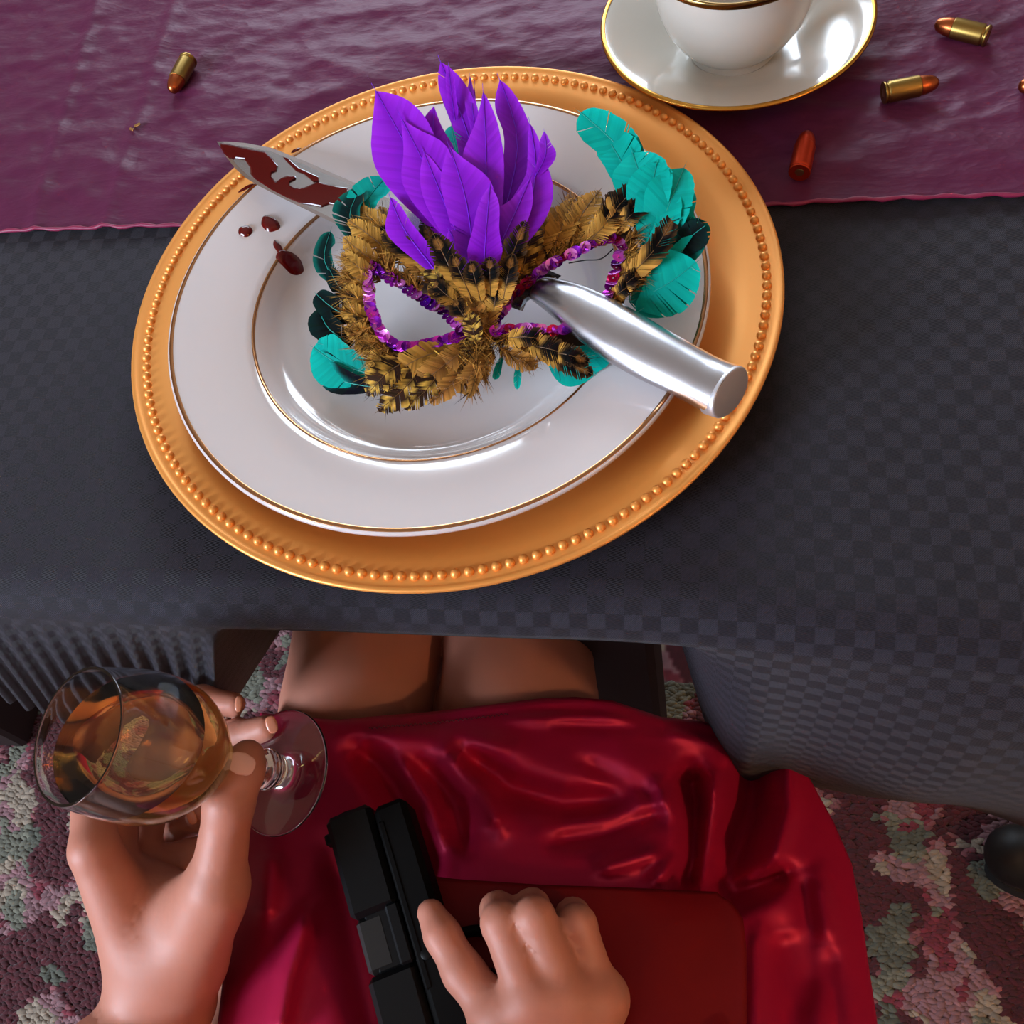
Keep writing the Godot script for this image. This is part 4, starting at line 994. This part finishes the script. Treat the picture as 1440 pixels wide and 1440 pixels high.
func skirt_h(x: float, y: float) -> float:
	var v := clampf((y - 1000) / 440.0, 0, 1.6)
	var h := 0.560 + 0.050 * v
	var lc := lerpf(495, 480, v); var rc := lerpf(722, 880, v)
	var lw := lerpf(125, 190, v)
	var bump: float = maxf(exp(-pow((x - lc) / lw, 2)), exp(-pow((x - rc) / lw, 2)))
	h += 0.012 * (bump - 1.0)
	h -= 0.075 * pow(maxf(0.0, x - lerpf(850, 1010, minf(v, 1))) / 300.0, 1.3)
	h -= 0.05 * pow(maxf(0.0, lerpf(400, 370, minf(v, 1)) - x) / 100.0, 1.5)
	for f in folds:
		var p: Array = f[0]; var best := 1e9; var along := 0.0
		for i in p.size() - 1:
			var a := Vector2(p[i][0], p[i][1]); var b := Vector2(p[i + 1][0], p[i + 1][1])
			var q := Geometry2D.get_closest_point_to_segment(Vector2(x, y), a, b)
			var d := q.distance_squared_to(Vector2(x, y))
			if d < best:
				best = d; along = (i + q.distance_to(a) / maxf(a.distance_to(b), 1.0)) / (p.size() - 1)
		var w: float = f[2] * 1.3 * (0.75 + 0.25 * sin(PI * along))
		if best < w * w * 9.0: h += 1.4 * f[1] * exp(-best / (w * w)) * smoothstep(0.0, 0.25, along + 0.12) * smoothstep(0.0, 0.25, 1.12 - along)
	return h
func poly_at(p: Array, t: float) -> Vector2:
	var L := 0.0
	for i in p.size() - 1: L += Vector2(p[i][0], p[i][1]).distance_to(Vector2(p[i + 1][0], p[i + 1][1]))
	var s := clampf(t, 0, 1) * L
	for i in p.size() - 1:
		var a := Vector2(p[i][0], p[i][1]); var b := Vector2(p[i + 1][0], p[i + 1][1]); var d := a.distance_to(b)
		if s <= d or i == p.size() - 2: return a.lerp(b, s / d)
		s -= d
	return Vector2.ZERO
func dress(t: Node3D):
	var satin := mat(Color(0.66, 0.018, 0.235), 0.55, 0.45)
	satin.rim_enabled = true; satin.rim = 0.3; satin.rim_tint = 0.9; satin.metallic_specular = 0.5
	var hem := [[366, 1002], [420, 1008], [475, 1012], [540, 1006], [605, 1001], [680, 992], [760, 982], [810, 980], [860, 985], [900, 998], [930, 1008], [985, 1014], [1040, 1028], [1080, 1040], [1112, 1054]]
	var lft := [[366, 1002], [352, 1060], [338, 1180], [322, 1300], [306, 1440], [290, 1660]]
	var rgt := [[1112, 1054], [1135, 1088], [1172, 1155], [1198, 1215], [1212, 1290], [1222, 1360], [1234, 1440], [1262, 1660]]
	var nu := 190; var nv := 130
	var pts := PackedVector3Array()
	var edge := 12
	for j in nv + 3:
		var v := maxf(0.0, (j - 3) / float(nv - 1))
		for i in nu + 2 * edge:
			var u := clampf((i - edge) / float(nu - 1), 0, 1)
			var H := poly_at(hem, u); var Bm := Vector2(lerpf(290, 1262, u), 1660)
			var l := poly_at(lft, v) - Vector2(366, 1002).lerp(Vector2(290, 1660), v)
			var r := poly_at(rgt, v) - Vector2(1112, 1054).lerp(Vector2(1262, 1660), v)
			var q := H.lerp(Bm, v) + l * (1 - u) + r * u
			var h := skirt_h(q.x, q.y)
			var hemd := v * 640.0
			h -= 0.0012 * exp(-pow((hemd - 17) / 3.0, 2))
			if hemd < 6: h -= 0.002 * (1 - hemd / 6.0)
			var p := P(q.x, q.y, h)
			if j < 3: p += Vector3(0, -0.006 * (3 - j) / 3.0, 0.010 * pow((3 - j) / 3.0, 2))
			if i < edge:
				var k := (edge - i) / float(edge)
				p += Vector3(-0.006 * sin(k * PI * 0.5) + 0.02 * k * k, -0.30 * pow(k, 1.4), 0)
			elif i >= nu + edge:
				var k := (i - nu - edge + 1) / float(edge)
				p += Vector3(0.006 * sin(k * PI * 0.5) - 0.015 * k * k, -0.38 * pow(k, 1.4), 0)
			pts.append(p)
	var g := Geo.new(); g.grid(pts, nu + 2 * edge, nv + 3, true)
	# over the hips, up to the waist
	var hp := PackedVector3Array()
	for j in 14:
		for i in 31:
			var k := i / 15.0 - 1.0; var q := j / 13.0
			hp.append(Vector3(0.02 + k * lerpf(0.185, 0.16, q), lerpf(0.592, 0.66, q * q) - 0.19 * pow(absf(k), 4.0), lerpf(0.385, 0.60, q)))
	g.grid(hp, 31, 14, true)
	var d := part("dress", g.mesh(), satin, t, "crimson satin dress with a stitched hem")
	# thread of the hem
	g = Geo.new()
	for k in 62:
		var x := 520.0 + k * 3.2
		var q := poly_at(hem, (x - 366) / 760.0) + Vector2(0, 16.0)
		var a := P(q.x, q.y, skirt_h(q.x, q.y) + 0.0002); var e := P(q.x + 2.0, q.y + 1.4 * (1 if k % 2 else -1), skirt_h(q.x, q.y) + 0.0002)
		g.tube([a, e], [0.00035, 0.00035], 5)
	var st := part("hem_stitching", g.mesh(), mat(Color(0.30, 0.01, 0.07), 0.6), d); st.set_meta("kind", "stuff")
	# bodice
	var bp := PackedVector3Array()
	for q in [[0.55, 0.155, 0.14, 0.60], [0.64, 0.135, 0.125, 0.61], [0.74, 0.122, 0.118, 0.62], [0.86, 0.13, 0.128, 0.625], [0.95, 0.14, 0.135, 0.63], [0.985, 0.135, 0.12, 0.63]]:
		for i in 41:
			var a := TAU * i / 40
			bp.append(Vector3(0.04 + q[1] * cos(a), q[0], q[3] + q[2] * sin(a)))
	g = Geo.new(); g.grid(bp, 41, 6, true, true)
	part("bodice", g.mesh(), satin, d)
	# the plain darker panel that lies over the lap under the right hand
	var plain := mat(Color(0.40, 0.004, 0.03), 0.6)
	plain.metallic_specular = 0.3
	var rim := [[1008, 1254], [1030, 1264], [1045, 1284], [1050, 1330], [1050, 1440], [1054, 1660]]
	var tp := [[560, 1225], [640, 1236], [760, 1244], [880, 1248], [1008, 1254]]
	pts = PackedVector3Array()
	for j in 62:
		var v := (j - 2) / 59.0
		for i in 64:
			var u := i / 61.0
			var q := poly_at(tp, u) + Vector2(0, maxf(v, 0.0) * 410.0)
			var lim := poly_at(rim, clampf(v, 0, 1)); q.x = lerpf(560, lim.x, minf(u, 1.0))
			q.y += (lim.y - 1254 - v * 410.0) * pow(minf(u, 1.0), 6) * 0.6 * smoothstep(0.0, 0.05, v)
			var hh := 0.604 + 0.028 * v
			var p := P(q.x, q.y, maxf(hh - 0.012 * smoothstep(0.7, 1.0, u), skirt_h(q.x, q.y) + 0.003))
			if j < 2: p.y -= 0.004 * (2 - j)
			if i > 61: p.y -= 0.006 * (i - 61)
			pts.append(p)
	g = Geo.new(); g.grid(pts, 64, 62, true)
	part("lap_panel", g.mesh(), plain, d, "plain dark red panel with a rounded corner")

# ---------------------------------------------------------------- the pistol
func pistol():
	var black := mat(Color(0.018, 0.021, 0.027), 0.42, 0.0); var poly := mat(Color(0.025, 0.023, 0.022), 0.65)
	poly.metallic_specular = 0.2; black.metallic_specular = 0.3
	var hgt := 0.628
	var a := P(455, 1152, hgt); var b := P(532, 1446, hgt)      # the sight line, muzzle to rear
	var fwd := (a - b).normalized()
	var up := Vector3.UP.cross(fwd).normalized()                # the gun's own upward, level on the lap
	if up.x > 0: up = -up
	var side := fwd.cross(up).normalized()
	if side.y < 0: side = -side
	var xf := Transform3D(Basis(-fwd, up, side), a)             # x runs back from the muzzle, y up the gun, z out of its right side
	var t := thing("pistol", "black semi-automatic pistol lying on its side on the dress under the right hand", "pistol", a + Vector3(0, -0.03, 0))
	var g := Geo.new()
	g.box(Vector3(0.027, -0.0125, -0.0125), Vector3(0.054, 0.025, 0.025), 0.0028, xf)
	g.box(Vector3(0.0675, -0.0155, -0.0135), Vector3(0.029, 0.018, 0.022), 0.001, xf)
	g.box(Vector3(0.0675, -0.0215, -0.0125), Vector3(0.030, 0.007, 0.025), 0.0012, xf)
	g.box(Vector3(0.132, -0.0125, -0.0125), Vector3(0.100, 0.025, 0.025), 0.0028, xf)
	part("slide", g.mesh(), black, t)
	g = Geo.new()
	g.box(Vector3(0.0675, -0.0088, -0.0118), Vector3(0.0275, 0.0150, 0.019), 0.0022, xf)
	part("barrel_hood", g.mesh(), mat(Color(0.035, 0.028, 0.025), 0.45, 0.1), t)
	g = Geo.new(); g.tube([xf * Vector3(-0.0015, -0.0105, -0.0125), xf * Vector3(0.004, -0.0105, -0.0125)], [0.0065, 0.0065], 20, Vector3.UP, false)
	part("muzzle", g.mesh(), mat(Color(0.03, 0.03, 0.03), 0.4, 0.8), t)
	g = Geo.new()
	g.box(Vector3(0.086, -0.0345, -0.0125), Vector3(0.164, 0.018, 0.026), 0.003, xf)
	g.box(Vector3(0.055, -0.0285, -0.0105), Vector3(0.085, 0.004, 0.023), 0.001, xf)
	part("frame", g.mesh(), poly, t)
	g = Geo.new()
	var gp := []
	for q in [[0.076, -0.042], [0.079, -0.058], [0.088, -0.066], [0.105, -0.066], [0.118, -0.060]]: gp.append(xf * Vector3(q[0], q[1], -0.0125))
	gp = smooth(gp, 5); g.tube(gp, filled(gp.size(), Vector2(0.0028, 0.0045)), 10, side)
	part("trigger_guard", g.mesh(), poly, t)
	g = Geo.new(); var tg := smooth([xf * Vector3(0.104, -0.042, -0.0125), xf * Vector3(0.100, -0.050, -0.0125), xf * Vector3(0.099, -0.058, -0.0125)], 4)
	g.tube(tg, filled(tg.size(), Vector2(0.0018, 0.0035)), 8, side); part("trigger", g.mesh(), black, t)
	g = Geo.new()
	g.tube([xf * Vector3(0.143, -0.036, -0.0125), xf * Vector3(0.150, -0.066, -0.0125), xf * Vector3(0.157, -0.092, -0.0125)], [Vector2(0.024, 0.0135), Vector2(0.024, 0.0145), Vector2(0.025, 0.0145)], 24, side, false)
	part("grip", g.mesh(), poly, t)
	for q in [[0.008, 0.002], [0.170, 0.002]]:
		g = Geo.new(); g.box(Vector3(q[0], q[1], -0.0125), Vector3(0.006, 0.005, 0.006 if q[0] < 0.1 else 0.016), 0.0008, xf)
		part("sight", g.mesh(), black, t)
	g = Geo.new(); g.tube([xf * Vector3(0.082, -0.0315, 0.0), xf * Vector3(0.082, -0.0315, 0.0012)], [0.0028, 0.0026], 14, Vector3.RIGHT, false)
	part("pin", g.mesh(), black, t)
	g = Geo.new()
	for k in 7: g.box(Vector3(0.146 + k * 0.004, -0.0125, 0.0002), Vector3(0.0016, 0.021, 0.0012), 0.0003, xf)
	part("serrations", g.mesh(), black, t)

# ---------------------------------------------------------------- the rest
func small_things():
	# the chair she sits on
	var wood := mat(Color(0.16, 0.08, 0.05), 0.5)
	var c := Vector3(0.04, 0, 0.62)
	var t := thing("dining_chair", "dark wooden dining chair under the seated person", "chair", c)
	var g := Geo.new(); g.box(c + Vector3(0, 0.425, -0.02), Vector3(0.42, 0.035, 0.40), 0.008); part("seat", g.mesh(), wood, t)
	for q in [[-0.18, -0.19], [0.18, -0.19], [-0.18, 0.16], [0.18, 0.16]]:
		g = Geo.new(); g.box(c + Vector3(q[0], 0.21, q[1]), Vector3(0.036, 0.42, 0.036), 0.004); part("leg", g.mesh(), wood, t)
	g = Geo.new(); g.box(c + Vector3(0, 0.72, 0.175), Vector3(0.40, 0.54, 0.025), 0.008); part("backrest", g.mesh(), wood, t)
	# a dark shoe at the right edge
	var sp := P(1432, 1202, 0.05)
	t = thing("shoe", "dark navy shoe on the rug at the right edge of the picture", "shoe", Vector3(sp.x + 0.06, 0.02, sp.z))
	g = Geo.new(); var f := Flesh.new(0.005)
	f.chain([[sp + Vector3(0.0, -0.005, 0), 0.030], [sp + Vector3(0.06, 0.0, 0.008), 0.038], [sp + Vector3(0.13, 0.02, 0.012), 0.036], [sp + Vector3(0.2, 0.03, 0.01), 0.034]], 0.02)
	f.build(g); part("upper", g.mesh(), mat(Color(0.05, 0.06, 0.075), 0.55), t)
	g = Geo.new()
	var oval := PackedVector2Array()
	for k in 40:
		var a := TAU * k / 40.0
		oval.append(Vector2(sp.x + 0.10 + 0.125 * signf(cos(a)) * pow(absf(cos(a)), 0.7), sp.z + 0.01 + 0.034 * sin(a)))
	g.slab(oval, func(p: Vector2, h: float) -> Vector3: return Vector3(p.x, 0.018 + h, p.y), 0.014, 0.002)
	part("sole", g.mesh(), mat(Color(0.03, 0.03, 0.035), 0.8), t)
	# two crumbs of gold foil on the runner
	var foil := mat(Color(0.85, 0.70, 0.48), 0.25, 1.0)
	for q in [[193, 176, 0.4, "bright crumb of gold foil on the runner, the right one of two"], [185, 182, -0.5, "duller crumb of gold foil on the runner, the left one of two"]]:
		var p := P(q[0], q[1], 0.7562)
		g = Geo.new(); g.box(Vector3.ZERO, Vector3(0.0042, 0.0008, 0.0018), 0.0002, Transform3D(Basis.from_euler(Vector3(0.3, q[2], 0.2)), p))
		var o := MeshInstance3D.new(); o.name = num("foil_crumb"); o.mesh = g.mesh(); o.material_override = foil; add_child(o)
		tag(o, q[3], "foil crumb", "foil crumbs on the runner")
